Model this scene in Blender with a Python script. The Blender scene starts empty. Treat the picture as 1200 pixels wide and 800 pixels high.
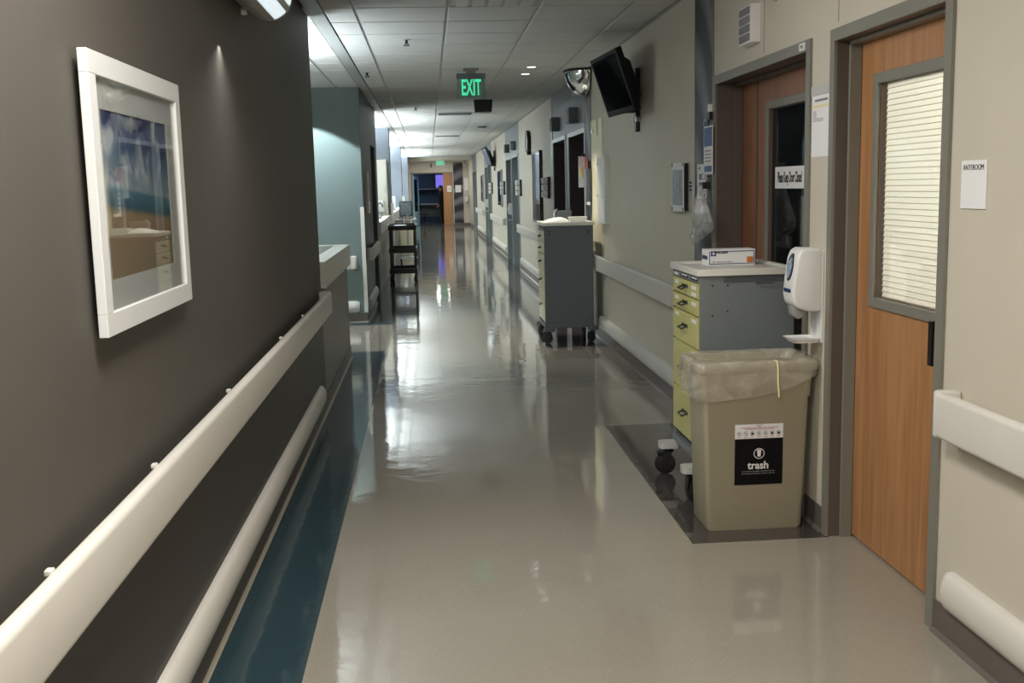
import bpy, bmesh, math, random
from mathutils import Vector, Matrix, noise

random.seed(7)
S = bpy.context.scene
C = S.collection

# ------------------------------------------------------------------ camera
FPX, YAW, PITCH, ROLL, CAMH = 1243.3, 0.0745627, 0.1447979, -0.0238817, 1.555
cam_data = bpy.data.cameras.new('camera')
cam = bpy.data.objects.new('camera', cam_data); C.objects.link(cam)
_f = Vector((math.sin(YAW) * math.cos(PITCH), math.cos(YAW) * math.cos(PITCH), -math.sin(PITCH)))
_r = Vector((math.cos(YAW), -math.sin(YAW), 0)); _u = _r.cross(_f)
_r2 = _r * math.cos(ROLL) + _u * math.sin(ROLL)
_u2 = -_r * math.sin(ROLL) + _u * math.cos(ROLL)
cam.matrix_world = Matrix(((_r2.x, _u2.x, -_f.x, 0), (_r2.y, _u2.y, -_f.y, 0), (_r2.z, _u2.z, -_f.z, CAMH), (0, 0, 0, 1)))
cam_data.sensor_width = 36.0
cam_data.lens = 36.0 * FPX / 1200.0
cam_data.clip_start = 0.05; cam_data.clip_end = 200
S.camera = cam

# ------------------------------------------------------------------ world, exposure
w = bpy.data.worlds.new('world'); S.world = w; w.use_nodes = True
w.node_tree.nodes['Background'].inputs[0].default_value = (0.35, 0.5, 0.8, 1)
w.node_tree.nodes['Background'].inputs[1].default_value = 0.02
vs = S.view_settings
vs.view_transform = 'Standard'; vs.look = 'None'; vs.gamma = 1.0; vs.use_curve_mapping = False
vs.exposure = 0.0
S.cycles.use_denoising = True
S.cycles.max_bounces = 10
S.cycles.diffuse_bounces = 5
S.cycles.glossy_bounces = 5
S.cycles.transparent_max_bounces = 12
S.cycles.sample_clamp_indirect = 6.0

# ------------------------------------------------------------------ light levels (each lamp is built with its fixture below)
P_NEAR = 64.0        # recessed troffer over the camera
P_NEAR2 = 85.0
P_SCONCE = 30.0       # lens of the wall sconce at the upper left
P_ST1_UP, P_ST1_DOWN = 185.0, 10.0
P_FAR_UP, P_FAR_DOWN = 1600.0, 330.0
P_WASH = 330.0
P_SPOT = 110.0
P_ANTE = 130.0
P_END = 40.0
WARM = (1.0, 0.955, 0.88)
NEUT = (1.0, 0.97, 0.92)
COOL = (0.86, 0.95, 1.0)

# ------------------------------------------------------------------ helpers
def lin(c):
    return tuple((x / 255 / 12.92) if x / 255 <= 0.04045 else ((x / 255 + 0.055) / 1.055) ** 2.4 for x in c)

MATS = {}
def mat(name, col, rough=0.5, metal=0.0, var=0.0, vscale=8.0, bump=0.0, bscale=60.0, coat=0.0, emit=None, estr=0.0, alpha=1.0, trans=0.0, spec=0.5, ior=1.45):
    if name in MATS: return MATS[name]
    m = bpy.data.materials.new(name); m.use_nodes = True
    nt = m.node_tree; b = nt.nodes['Principled BSDF']
    c = lin(col) + (1,)
    b.inputs['Base Color'].default_value = c
    b.inputs['Roughness'].default_value = rough
    b.inputs['Metallic'].default_value = metal
    b.inputs['Coat Weight'].default_value = coat
    b.inputs['Coat Roughness'].default_value = 0.08
    b.inputs['Specular IOR Level'].default_value = spec
    b.inputs['IOR'].default_value = ior
    b.inputs['Alpha'].default_value = alpha
    b.inputs['Transmission Weight'].default_value = trans
    if emit:
        b.inputs['Emission Color'].default_value = lin(emit) + (1,)
        b.inputs['Emission Strength'].default_value = estr
    if var > 0 or bump > 0:
        tc = nt.nodes.new('ShaderNodeTexCoord')
    if var > 0:
        n = nt.nodes.new('ShaderNodeTexNoise'); n.inputs['Scale'].default_value = vscale; n.inputs['Detail'].default_value = 5
        nt.links.new(tc.outputs['Object'], n.inputs['Vector'])
        mr = nt.nodes.new('ShaderNodeMapRange')
        mr.inputs['From Min'].default_value = 0.25; mr.inputs['From Max'].default_value = 0.75
        mr.inputs['To Min'].default_value = 1 - var; mr.inputs['To Max'].default_value = 1 + var
        nt.links.new(n.outputs['Fac'], mr.inputs['Value'])
        hs = nt.nodes.new('ShaderNodeHueSaturation'); hs.inputs['Color'].default_value = c
        nt.links.new(mr.outputs['Result'], hs.inputs['Value'])
        nt.links.new(hs.outputs['Color'], b.inputs['Base Color'])
    if bump > 0:
        n2 = nt.nodes.new('ShaderNodeTexNoise'); n2.inputs['Scale'].default_value = bscale; n2.inputs['Detail'].default_value = 3
        nt.links.new(tc.outputs['Object'], n2.inputs['Vector'])
        bp = nt.nodes.new('ShaderNodeBump'); bp.inputs['Strength'].default_value = bump; bp.inputs['Distance'].default_value = 0.002
        nt.links.new(n2.outputs['Fac'], bp.inputs['Height'])
        nt.links.new(bp.outputs['Normal'], b.inputs['Normal'])
    MATS[name] = m
    return m

def floor_mat(name, col, spk, rough):
    m = bpy.data.materials.new(name); m.use_nodes = True; MATS[name] = m
    nt = m.node_tree; b = nt.nodes['Principled BSDF']; L = nt.links
    tc = nt.nodes.new('ShaderNodeTexCoord')
    big = nt.nodes.new('ShaderNodeTexNoise'); big.inputs['Scale'].default_value = 1.3; big.inputs['Detail'].default_value = 4
    fine = nt.nodes.new('ShaderNodeTexNoise'); fine.inputs['Scale'].default_value = 260; fine.inputs['Detail'].default_value = 2
    vor = nt.nodes.new('ShaderNodeTexVoronoi'); vor.inputs['Scale'].default_value = 75
    for n in (big, fine, vor): L.new(tc.outputs['Object'], n.inputs['Vector'])
    r1 = nt.nodes.new('ShaderNodeMapRange'); r1.inputs['To Min'].default_value = 0.90; r1.inputs['To Max'].default_value = 1.08
    L.new(big.outputs['Fac'], r1.inputs['Value'])
    r2 = nt.nodes.new('ShaderNodeMapRange'); r2.inputs['From Min'].default_value = 0.3; r2.inputs['From Max'].default_value = 0.7
    r2.inputs['To Min'].default_value = 1 - spk; r2.inputs['To Max'].default_value = 1 + spk
    L.new(fine.outputs['Fac'], r2.inputs['Value'])
    mu = nt.nodes.new('ShaderNodeMath'); mu.operation = 'MULTIPLY'
    L.new(r1.outputs['Result'], mu.inputs[0]); L.new(r2.outputs['Result'], mu.inputs[1])
    hs = nt.nodes.new('ShaderNodeHueSaturation'); hs.inputs['Color'].default_value = lin(col) + (1,)
    L.new(mu.outputs[0], hs.inputs['Value'])
    sp = nt.nodes.new('ShaderNodeMapRange'); sp.inputs['From Min'].default_value = 0.10; sp.inputs['From Max'].default_value = 0.16
    L.new(vor.outputs['Distance'], sp.inputs['Value'])
    mx = nt.nodes.new('ShaderNodeMixRGB'); mx.inputs['Color1'].default_value = lin(tuple(min(255, x * 1.22) for x in col)) + (1,)
    L.new(sp.outputs['Result'], mx.inputs['Fac']); L.new(hs.outputs['Color'], mx.inputs['Color2'])
    L.new(mx.outputs['Color'], b.inputs['Base Color'])
    rr = nt.nodes.new('ShaderNodeMapRange'); rr.inputs['From Min'].default_value = 0.3; rr.inputs['From Max'].default_value = 0.7
    rr.inputs['To Min'].default_value = rough * 0.75; rr.inputs['To Max'].default_value = rough * 1.3
    L.new(big.outputs['Fac'], rr.inputs['Value']); L.new(rr.outputs['Result'], b.inputs['Roughness'])
    wav = nt.nodes.new('ShaderNodeTexNoise'); wav.inputs['Scale'].default_value = 4.0; wav.inputs['Detail'].default_value = 2.0
    wv2 = nt.nodes.new('ShaderNodeTexNoise'); wv2.inputs['Scale'].default_value = 17.0; wv2.inputs['Detail'].default_value = 2.0
    L.new(tc.outputs['Object'], wav.inputs['Vector']); L.new(tc.outputs['Object'], wv2.inputs['Vector'])
    bp0 = nt.nodes.new('ShaderNodeBump'); bp0.inputs['Strength'].default_value = 1.0; bp0.inputs['Distance'].default_value = 0.0018
    L.new(wav.outputs['Fac'], bp0.inputs['Height'])
    bp = nt.nodes.new('ShaderNodeBump'); bp.inputs['Strength'].default_value = 1.0; bp.inputs['Distance'].default_value = 0.0004
    L.new(wv2.outputs['Fac'], bp.inputs['Height']); L.new(bp0.outputs['Normal'], bp.inputs['Normal']); L.new(bp.outputs['Normal'], b.inputs['Normal'])
    b.inputs['IOR'].default_value = 1.5
    b.inputs['Coat Weight'].default_value = 0.35; b.inputs['Coat Roughness'].default_value = 0.03
    L.new(bp.outputs['Normal'], b.inputs['Coat Normal'])
    return m

def wood_mat(name, c1, c2, rough=0.4):
    m = bpy.data.materials.new(name); m.use_nodes = True; MATS[name] = m
    nt = m.node_tree; b = nt.nodes['Principled BSDF']; L = nt.links
    tc = nt.nodes.new('ShaderNodeTexCoord'); mp = nt.nodes.new('ShaderNodeMapping')
    mp.inputs['Scale'].default_value = (14, 14, 0.9)
    L.new(tc.outputs['Object'], mp.inputs['Vector'])
    n = nt.nodes.new('ShaderNodeTexNoise'); n.inputs['Scale'].default_value = 2.4; n.inputs['Detail'].default_value = 8; n.inputs['Distortion'].default_value = 0.4
    L.new(mp.outputs['Vector'], n.inputs['Vector'])
    cr = nt.nodes.new('ShaderNodeValToRGB')
    cr.color_ramp.elements[0].position = 0.3; cr.color_ramp.elements[0].color = lin(c1) + (1,)
    cr.color_ramp.elements[1].position = 0.7; cr.color_ramp.elements[1].color = lin(c2) + (1,)
    L.new(n.outputs['Fac'], cr.inputs['Fac']); L.new(cr.outputs['Color'], b.inputs['Base Color'])
    b.inputs['Roughness'].default_value = rough
    return m

def mural_mat(name):
    m = bpy.data.materials.new(name); m.use_nodes = True; MATS[name] = m
    nt = m.node_tree; b = nt.nodes['Principled BSDF']; L = nt.links
    tc = nt.nodes.new('ShaderNodeTexCoord'); mp = nt.nodes.new('ShaderNodeMapping')
    mp.inputs['Rotation'].default_value = (0.9, 0, 0); mp.inputs['Scale'].default_value = (1, 1.5, 0.8)
    L.new(tc.outputs['Object'], mp.inputs['Vector'])
    n = nt.nodes.new('ShaderNodeTexWave'); n.inputs['Scale'].default_value = 0.9; n.inputs['Distortion'].default_value = 7; n.inputs['Detail'].default_value = 1.5; n.inputs['Detail Scale'].default_value = 0.8
    n.bands_direction = 'Y'
    L.new(mp.outputs['Vector'], n.inputs['Vector'])
    cr = nt.nodes.new('ShaderNodeValToRGB')
    cr.color_ramp.elements[0].position = 0.25; cr.color_ramp.elements[0].color = lin((22, 22, 25)) + (1,)
    cr.color_ramp.elements[1].position = 1.0; cr.color_ramp.elements[1].color = lin((112, 110, 116)) + (1,)
    L.new(n.outputs['Fac'], cr.inputs['Fac']); L.new(cr.outputs['Color'], b.inputs['Base Color'])
    b.inputs['Roughness'].default_value = 0.5
    return m

def beach_mat(name, z0, z1):
    # a framed seaside photograph: navy sky, clouds, a band of sea, sand
    m = bpy.data.materials.new(name); m.use_nodes = True; MATS[name] = m
    nt = m.node_tree; b = nt.nodes['Principled BSDF']; L = nt.links
    tc = nt.nodes.new('ShaderNodeTexCoord'); sx = nt.nodes.new('ShaderNodeSeparateXYZ'); L.new(tc.outputs['Object'], sx.inputs[0])
    mr = nt.nodes.new('ShaderNodeMapRange'); mr.inputs['From Min'].default_value = z0; mr.inputs['From Max'].default_value = z1
    L.new(sx.outputs['Z'], mr.inputs['Value'])
    tilt = nt.nodes.new('ShaderNodeMath'); tilt.operation = 'MULTIPLY_ADD'; tilt.inputs[1].default_value = 0.16
    L.new(sx.outputs['Y'], tilt.inputs[0]); L.new(mr.outputs['Result'], tilt.inputs[2])
    cr = nt.nodes.new('ShaderNodeValToRGB'); e = cr.color_ramp.elements
    e[0].position = 0.0; e[0].color = lin((150, 128, 98)) + (1,)
    e[1].position = 1.0; e[1].color = lin((34, 44, 92)) + (1,)
    for p, c in ((0.36, (162, 138, 106)), (0.40, (66, 104, 120)), (0.50, (88, 130, 150)), (0.52, (150, 166, 178)), (0.70, (104, 126, 152)), (0.88, (46, 62, 112))):
        k = e.new(p); k.color = lin(c) + (1,)
    L.new(tilt.outputs[0], cr.inputs['Fac'])
    n = nt.nodes.new('ShaderNodeTexNoise'); n.inputs['Scale'].default_value = 9; n.inputs['Detail'].default_value = 6; n.inputs['Distortion'].default_value = 0.6
    L.new(tc.outputs['Object'], n.inputs['Vector'])
    cl = nt.nodes.new('ShaderNodeMapRange'); cl.inputs['From Min'].default_value = 0.50; cl.inputs['From Max'].default_value = 0.66
    L.new(n.outputs['Fac'], cl.inputs['Value'])
    gate = nt.nodes.new('ShaderNodeMapRange'); gate.inputs['From Min'].default_value = 0.50; gate.inputs['From Max'].default_value = 0.58
    L.new(mr.outputs['Result'], gate.inputs['Value'])
    mm = nt.nodes.new('ShaderNodeMath'); mm.operation = 'MULTIPLY'; L.new(cl.outputs['Result'], mm.inputs[0]); L.new(gate.outputs['Result'], mm.inputs[1])
    mx = nt.nodes.new('ShaderNodeMixRGB'); mx.inputs['Color2'].default_value = lin((196, 202, 208)) + (1,)
    L.new(mm.outputs[0], mx.inputs['Fac']); L.new(cr.outputs['Color'], mx.inputs['Color1'])
    L.new(mx.outputs['Color'], b.inputs['Base Color']); b.inputs['Roughness'].default_value = 0.6
    return m

def glass_mat(name, tint, tr=0.8, rough=0.02):
    m = bpy.data.materials.new(name); m.use_nodes = True; MATS[name] = m
    nt = m.node_tree; L = nt.links; nt.nodes.remove(nt.nodes['Principled BSDF'])
    out = nt.nodes['Material Output']
    t = nt.nodes.new('ShaderNodeBsdfTransparent'); t.inputs[0].default_value = tuple(x for x in tint) + (1,)
    g = nt.nodes.new('ShaderNodeBsdfGlossy'); g.inputs['Roughness'].default_value = rough
    lw = nt.nodes.new('ShaderNodeLayerWeight'); lw.inputs['Blend'].default_value = 0.5
    pw = nt.nodes.new('ShaderNodeMath'); pw.operation = 'POWER'; pw.inputs[1].default_value = 5.0
    fr = nt.nodes.new('ShaderNodeMath'); fr.operation = 'MULTIPLY_ADD'; fr.inputs[1].default_value = 0.93; fr.inputs[2].default_value = 0.07
    L.new(lw.outputs['Facing'], pw.inputs[0]); L.new(pw.outputs[0], fr.inputs[0])
    mx = nt.nodes.new('ShaderNodeMixShader')
    L.new(fr.outputs[0], mx.inputs[0]); L.new(t.outputs[0], mx.inputs[1]); L.new(g.outputs[0], mx.inputs[2]); L.new(mx.outputs[0], out.inputs[0])
    return m

def film_mat(name, col, op=0.35):
    # thin crinkled plastic film
    m = bpy.data.materials.new(name); m.use_nodes = True; MATS[name] = m
    nt = m.node_tree; L = nt.links; b = nt.nodes['Principled BSDF']
    b.inputs['Base Color'].default_value = lin(col) + (1,); b.inputs['Roughness'].default_value = 0.18
    tc = nt.nodes.new('ShaderNodeTexCoord'); n = nt.nodes.new('ShaderNodeTexNoise'); n.inputs['Scale'].default_value = 9; n.inputs['Detail'].default_value = 2; n.inputs['Distortion'].default_value = 0.6
    L.new(tc.outputs['Object'], n.inputs['Vector'])
    bp = nt.nodes.new('ShaderNodeBump'); bp.inputs['Strength'].default_value = 0.35; bp.inputs['Distance'].default_value = 0.01
    L.new(n.outputs['Fac'], bp.inputs['Height']); L.new(bp.outputs['Normal'], b.inputs['Normal'])
    lw = nt.nodes.new('ShaderNodeMapRange'); lw.inputs['From Min'].default_value = 0.35; lw.inputs['From Max'].default_value = 0.65
    lw.inputs['To Min'].default_value = op * 0.6; lw.inputs['To Max'].default_value = min(1, op * 1.5)
    L.new(n.outputs['Fac'], lw.inputs['Value']); L.new(lw.outputs['Result'], b.inputs['Alpha'])
    return m

class MB:
    def __init__(s): s.v = []; s.f = []; s.mi = []; s.cur = 0
    def add(s, vs, fs):
        o = len(s.v); s.v += [tuple(v) for v in vs]
        for f in fs: s.f.append([i + o for i in f]); s.mi.append(s.cur)
        return s
    def box(s, x0, x1, y0, y1, z0, z1):
        return s.add([(x0, y0, z0), (x1, y0, z0), (x1, y1, z0), (x0, y1, z0), (x0, y0, z1), (x1, y0, z1), (x1, y1, z1), (x0, y1, z1)],
                     [(0, 3, 2, 1), (4, 5, 6, 7), (0, 1, 5, 4), (1, 2, 6, 5), (2, 3, 7, 6), (3, 0, 4, 7)])
    def prism(s, poly, axis, a, b):
        # poly: 2D points; axis y -> (x,z); axis x -> (y,z); axis z -> (x,y)
        def P(p, t):
            return {'y': (p[0], t, p[1]), 'x': (t, p[0], p[1]), 'z': (p[0], p[1], t)}[axis]
        n = len(poly)
        return s.add([P(p, a) for p in poly] + [P(p, b) for p in poly],
                     [tuple(range(n))[::-1], tuple(range(n, 2 * n))] + [(i, (i + 1) % n, n + (i + 1) % n, n + i) for i in range(n)])
    def tube(s, pts, r, n=8, r2=None):
        pts = [Vector(p) for p in pts]; rings = []
        for i, p in enumerate(pts):
            d = (pts[min(i + 1, len(pts) - 1)] - pts[max(i - 1, 0)]).normalized()
            a = d.orthogonal().normalized() if i == 0 else (a - d * a.dot(d)).normalized()
            b = d.cross(a)
            rr = r if r2 is None else r + (r2 - r) * i / (len(pts) - 1)
            rings.append([p + (a * math.cos(2 * math.pi * k / n) + b * math.sin(2 * math.pi * k / n)) * rr for k in range(n)])
        return s.loft(rings)
    def cyl(s, a, b, r, n=16, r2=None): return s.tube([a, b], r, n, r2)
    def loft(s, rings, cap=True):
        n = len(rings[0]); vs = [v for r in rings for v in r]; fs = []
        for j in range(len(rings) - 1):
            for k in range(n):
                fs.append((j * n + k, j * n + (k + 1) % n, (j + 1) * n + (k + 1) % n, (j + 1) * n + k))
        if cap: fs += [tuple(range(n))[::-1], tuple(range((len(rings) - 1) * n, len(rings) * n))]
        return s.add(vs, fs)
    def lathe(s, prof, c, axis='z', n=20):
        rings = []
        for r, h in prof:
            ring = []
            for k in range(n):
                a = 2 * math.pi * k / n
                u, v = r * math.cos(a), r * math.sin(a)
                ring.append({'z': (c[0] + u, c[1] + v, c[2] + h), 'x': (c[0] + h, c[1] + u, c[2] + v), 'y': (c[0] + u, c[1] + h, c[2] + v)}[axis])
            rings.append(ring)
        return s.loft(rings)
    def build(s, name, m, parent=None, bevel=0.0, smooth=False, seg=2, origin=None):
        me = bpy.data.meshes.new(name)
        if parent is not None:
            root = parent
            while root.parent: root = root.parent
            off = Vector(root.location)
        elif origin is not None: off = Vector(origin)
        else:
            xs = [v[0] for v in s.v]; ys = [v[1] for v in s.v]; zs = [v[2] for v in s.v]
            off = Vector(((min(xs) + max(xs)) / 2, (min(ys) + max(ys)) / 2, min(zs)))
        me.from_pydata([(v[0] - off.x, v[1] - off.y, v[2] - off.z) for v in s.v], [], s.f)
        ms = m if isinstance(m, (list, tuple)) else [m]
        for x in ms: me.materials.append(x)
        for p, i in zip(me.polygons, s.mi): p.material_index = i
        bm = bmesh.new(); bm.from_mesh(me)
        bmesh.ops.recalc_face_normals(bm, faces=bm.faces)
        if bevel > 0:
            ed = [e for e in bm.edges if len(e.link_faces) == 2 and e.calc_face_angle(0) > 0.6]
            bmesh.ops.bevel(bm, geom=ed, offset=bevel, segments=seg, profile=0.5, affect='EDGES', clamp_overlap=True)
        bm.to_mesh(me); bm.free()
        if smooth:
            for p in me.polygons: p.use_smooth = True
            try: me.set_sharp_from_angle(angle=0.7)
            except Exception: pass
        o = bpy.data.objects.new(name, me); C.objects.link(o)
        if parent is not None: o.parent = parent
        else: o.location = off
        return o

def tag(o, label, cat, group=None, kind=None):
    o['label'] = label; o['category'] = cat
    if group: o['group'] = group
    if kind: o['kind'] = kind
    return o
def thing(name, loc, label, cat, group=None, kind=None):
    o = bpy.data.objects.new(name, None); C.objects.link(o); o.location = loc; o.empty_display_size = 0.05
    return tag(o, label, cat, group, kind)
def box(name, m, parent, x0, x1, y0, y1, z0, z1, bevel=0.0, smooth=False):
    return MB().box(x0, x1, y0, y1, z0, z1).build(name, m, parent, bevel, smooth)
def place(me_obj, parent, loc, name=None):
    o = me_obj.copy(); C.objects.link(o); o.parent = parent; o.location = loc
    return o
def rrect(x0, x1, y0, y1, r, z, n=4):
    r = min(r, (x1 - x0) / 2 - 1e-4, (y1 - y0) / 2 - 1e-4); pts = []
    for cx, cy, a0 in ((x1 - r, y1 - r, 0), (x0 + r, y1 - r, 90), (x0 + r, y0 + r, 180), (x1 - r, y0 + r, 270)):
        for k in range(n + 1):
            a = math.radians(a0 + 90 * k / n); pts.append((cx + r * math.cos(a), cy + r * math.sin(a), z))
    return pts
def rpoly(x0, x1, z0, z1, r, n=4):
    return [(p[0], p[1]) for p in rrect(x0, x1, z0, z1, r, 0, n)]
def text(name, body, m, parent, loc, size, facing, width=None, bold=0.0, ext=0.0006):
    cu = bpy.data.curves.new(name, 'FONT'); cu.body = body; cu.size = size; cu.extrude = ext; cu.offset = bold
    cu.align_x = 'CENTER'; cu.align_y = 'CENTER'
    t = bpy.data.objects.new(name + '_tmp', cu); C.objects.link(t)
    bpy.context.view_layer.update()
    me = bpy.data.meshes.new_from_object(t.evaluated_get(bpy.context.evaluated_depsgraph_get()))
    bpy.data.objects.remove(t); me.name = name
    xs = [v.co.x for v in me.vertices]; sx = 1.0
    if width and xs: sx = width / (max(xs) - min(xs))
    X, N = {'-x': (Vector((0, -1, 0)), Vector((-1, 0, 0))), '-y': (Vector((1, 0, 0)), Vector((0, -1, 0))), '+x': (Vector((0, 1, 0)), Vector((1, 0, 0)))}[facing]
    root = parent
    while root.parent: root = root.parent
    off = Vector(loc) - Vector(root.location)
    for v in me.vertices:
        c = v.co.copy(); v.co = off + X * c.x * sx + Vector((0, 0, 1)) * c.y + N * c.z
    me.materials.clear(); me.materials.append(m)
    o = bpy.data.objects.new(name, me); C.objects.link(o); o.parent = parent
    return o
def area(name, loc, size, size_y, power, color, direction, spread=180, parent=None):
    l = bpy.data.lights.new(name, 'AREA'); l.shape = 'RECTANGLE'; l.size = size; l.size_y = size_y; l.energy = power; l.color = color
    l.spread = math.radians(spread)
    o = bpy.data.objects.new(name, l); C.objects.link(o)
    o.rotation_euler = Vector(direction).to_track_quat('-Z', 'Y').to_euler()
    if parent is not None:
        o.parent = parent; o.location = Vector(loc) - Vector(parent.location)
    else: o.location = loc
    return o

# ------------------------------------------------------------------ materials
M_WALLR = mat('beige_wall', (200, 193, 177), 0.55, var=0.025, vscale=3, bump=0.12, bscale=240)
M_WALLL = mat('charcoal_wall', (84, 80, 74), 0.6, var=0.03, vscale=4, bump=0.12, bscale=240)
M_WALLL2 = mat('dark_lower_wall', (62, 57, 55), 0.5, var=0.03, vscale=4, bump=0.1, bscale=240)
M_ACC = mat('grey_accent_wall', (108, 116, 120), 0.45, var=0.03, vscale=3)
M_TEAL = mat('teal_wall', (100, 115, 113), 0.55, var=0.03, vscale=3)
M_PIL = mat('slate_pillar', (78, 84, 89), 0.5, var=0.03)
M_BLUE = mat('blue_grey_column', (112, 120, 132), 0.5, var=0.03)
M_BLUEROOM = mat('blue_room_wall', (62, 84, 112), 0.5)
M_WHITEW = mat('white_wall', (205, 205, 200), 0.6)
M_FLOOR = floor_mat('beige_vinyl_floor', (152, 146, 134), 0.05, 0.065)
M_STRIPE = floor_mat('teal_blue_vinyl', (44, 66, 74), 0.06, 0.11)
M_INLAY = floor_mat('dark_grey_vinyl', (70, 65, 63), 0.05, 0.10)
M_BASE = mat('brown_vinyl_base', (98, 89, 83), 0.4, var=0.03)
M_CAULK = mat('pale_caulk_strip', (168, 160, 146), 0.5)
M_RAIL = mat('off_white_vinyl_rail', (212, 208, 200), 0.38, var=0.02, vscale=10, bump=0.06, bscale=300)
M_RAILG = mat('grey_vinyl_rail', (176, 178, 172), 0.4)
M_TILE = mat('ceiling_tile_white', (204, 206, 203), 0.8, var=0.04, vscale=40, bump=0.25, bscale=220)
M_GRID = mat('ceiling_grid_metal', (168, 170, 168), 0.4)
M_GAP = mat('ceiling_plenum', (60, 62, 62), 0.8)
M_FRAME = mat('grey_door_frame_paint', (124, 122, 112), 0.42, var=0.02)
M_FRAMED = mat('brown_jamb_paint', (92, 82, 76), 0.45)
M_FRAMEL = mat('pale_frame_and_lit_trim', (178, 182, 184), 0.35)  # pale tone also holds the light on the dark doorway frames
M_WOOD = wood_mat('oak_veneer', (156, 109, 69), (180, 132, 88))
M_WOOD2 = wood_mat('red_oak_veneer', (124, 82, 56), (146, 100, 70))
M_WOODD = mat('dark_leaf_and_shaded_jamb', (44, 37, 36), 0.4, var=0.05)
M_BLACK = mat('black_plastic', (20, 20, 22), 0.35)
M_RUB = mat('black_rubber', (24, 24, 26), 0.6)
M_DKMETAL = mat('dark_metal', (48, 50, 54), 0.35, metal=0.6)
M_STEEL = mat('brushed_steel', (170, 172, 172), 0.3, metal=1.0)
M_CHROME = mat('mirror_chrome', (225, 228, 228), 0.03, metal=1.0)
M_CART = mat('slate_grey_cart_paint', (118, 125, 126), 0.42, var=0.02)
M_CART2 = mat('dark_slate_cart_paint', (84, 89, 93), 0.42, var=0.02)
M_CARTTOP = mat('white_tray_plastic', (218, 217, 208), 0.3)
M_DRAW = mat('pale_yellow_drawer', (198, 194, 122), 0.4, var=0.02)
M_DRAW2 = mat('cream_drawer', (214, 208, 178), 0.4)
M_WHITE = mat('white_plastic', (226, 226, 224), 0.35)
M_PAPER = mat('white_paper', (232, 232, 232), 0.7)
M_INK = mat('black_ink', (12, 12, 14), 0.6, spec=0.2)
M_GREYINK = mat('grey_ink', (128, 130, 134), 0.7)
M_NAVY = mat('navy_ink', (38, 54, 104), 0.5)
M_ORANGE = mat('orange_print', (206, 118, 48), 0.6)
M_YELLOW = mat('yellow_print', (222, 206, 92), 0.6)
M_REDINK = mat('red_ink', (164, 66, 58), 0.6)
M_TRASH = mat('olive_beige_plastic', (158, 151, 128), 0.42, var=0.02, vscale=6, bump=0.08, bscale=200)
M_LINER = film_mat('clear_bin_liner', (206, 200, 184), 0.34)
M_BAG = film_mat('clear_plastic_bag', (222, 224, 222), 0.36)
M_BAND = mat('cream_band', (232, 222, 170), 0.5)
M_PICF = mat('white_picture_frame', (216, 217, 216), 0.35)
M_MATB = mat('picture_mount_board', (208, 208, 204), 0.8)
M_GLASS = glass_mat('clear_glass', (0.96, 0.97, 0.97))
M_DGLASS = glass_mat('dark_blue_glass', (0.30, 0.38, 0.52))
M_MURAL = mural_mat('grey_photo_mural')
M_SCREEN = mat('black_glossy_screen', (10, 12, 16), 0.05, spec=0.4)
M_LENS = mat('lamp_lens', (235, 240, 240), 0.4, emit=(225, 240, 248), estr=0.85)
M_LENSD = mat('lamp_diffuser', (235, 240, 240), 0.4, emit=(235, 242, 246), estr=2.0)
M_EXITG = mat('exit_green_letters', (40, 200, 140), 0.4, emit=(70, 225, 160), estr=0.85)
M_EXITP = mat('exit_panel_acrylic', (96, 110, 106), 0.25, emit=(60, 120, 96), estr=0.10)
M_EXIT2 = mat('exit_face_green', (150, 200, 178), 0.4, emit=(140, 215, 180), estr=0.45)
M_COUNT = mat('white_counter_laminate', (208, 206, 198), 0.4, var=0.02)
M_PANEL = mat('taupe_counter_panel', (118, 112, 104), 0.45, var=0.03)
M_SCREENP = mat('purple_lit_screen', (120, 110, 220), 0.5, emit=(130, 118, 235), estr=0.9)
M_PAD = mat('grey_caster_guard', (186, 188, 184), 0.45)
M_CREAM = mat('cream_and_lit_wall_patch', (238, 230, 198), 0.45, var=0.02)  # carries the painted light patch on the wall; also cabinet and bin
M_BLIND = mat('cream_blind_slat', (232, 220, 194), 0.6)
M_BLINDB = None
XL, XR, ZC = -0.78, 1.70, 2.74

# ================================================================== SETTING
YB, YE = -3.2, 44.6
floor = tag(MB().box(-5.2, 5.6, YB - 0.2, 50.2, -0.12, 0).build('floor', M_FLOOR), 'glossy beige vinyl corridor floor', 'floor', kind='structure')
def inlay(m, x0, x1, y0, y1, label):
    o = box('floor_inlay', m, floor, x0, x1, y0, y1, -0.01, 0.0012); o['label'] = label; return o
inlay(M_STRIPE, XL, -0.458, YB, 10.27, 'teal blue floor stripe along the left wall')
inlay(M_STRIPE, -4.4, XL, 9.985, 10.27, 'teal blue floor stripe round the counter end')
inlay(M_STRIPE, -4.4, -0.764, 12.36, 12.66, 'teal blue floor stripe under the teal wall')
inlay(M_STRIPE, -0.764, -0.458, 12.36, 40.0, 'teal blue floor stripe along the far left side')
inlay(M_INLAY, 1.093, XR, 4.368, 6.69, 'dark grey floor panel under the nearest cart')
inlay(M_INLAY, 1.093, XR, 10.15, 14.75, 'dark grey floor panel before the dark doorways')
inlay(M_INLAY, 1.093, XR, 19.85, 23.45, 'dark grey floor panel by the far doors')
inlay(M_INLAY, 1.093, XR, 28.6, 32.2, 'dark grey floor panel by the farthest doors')

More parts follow.
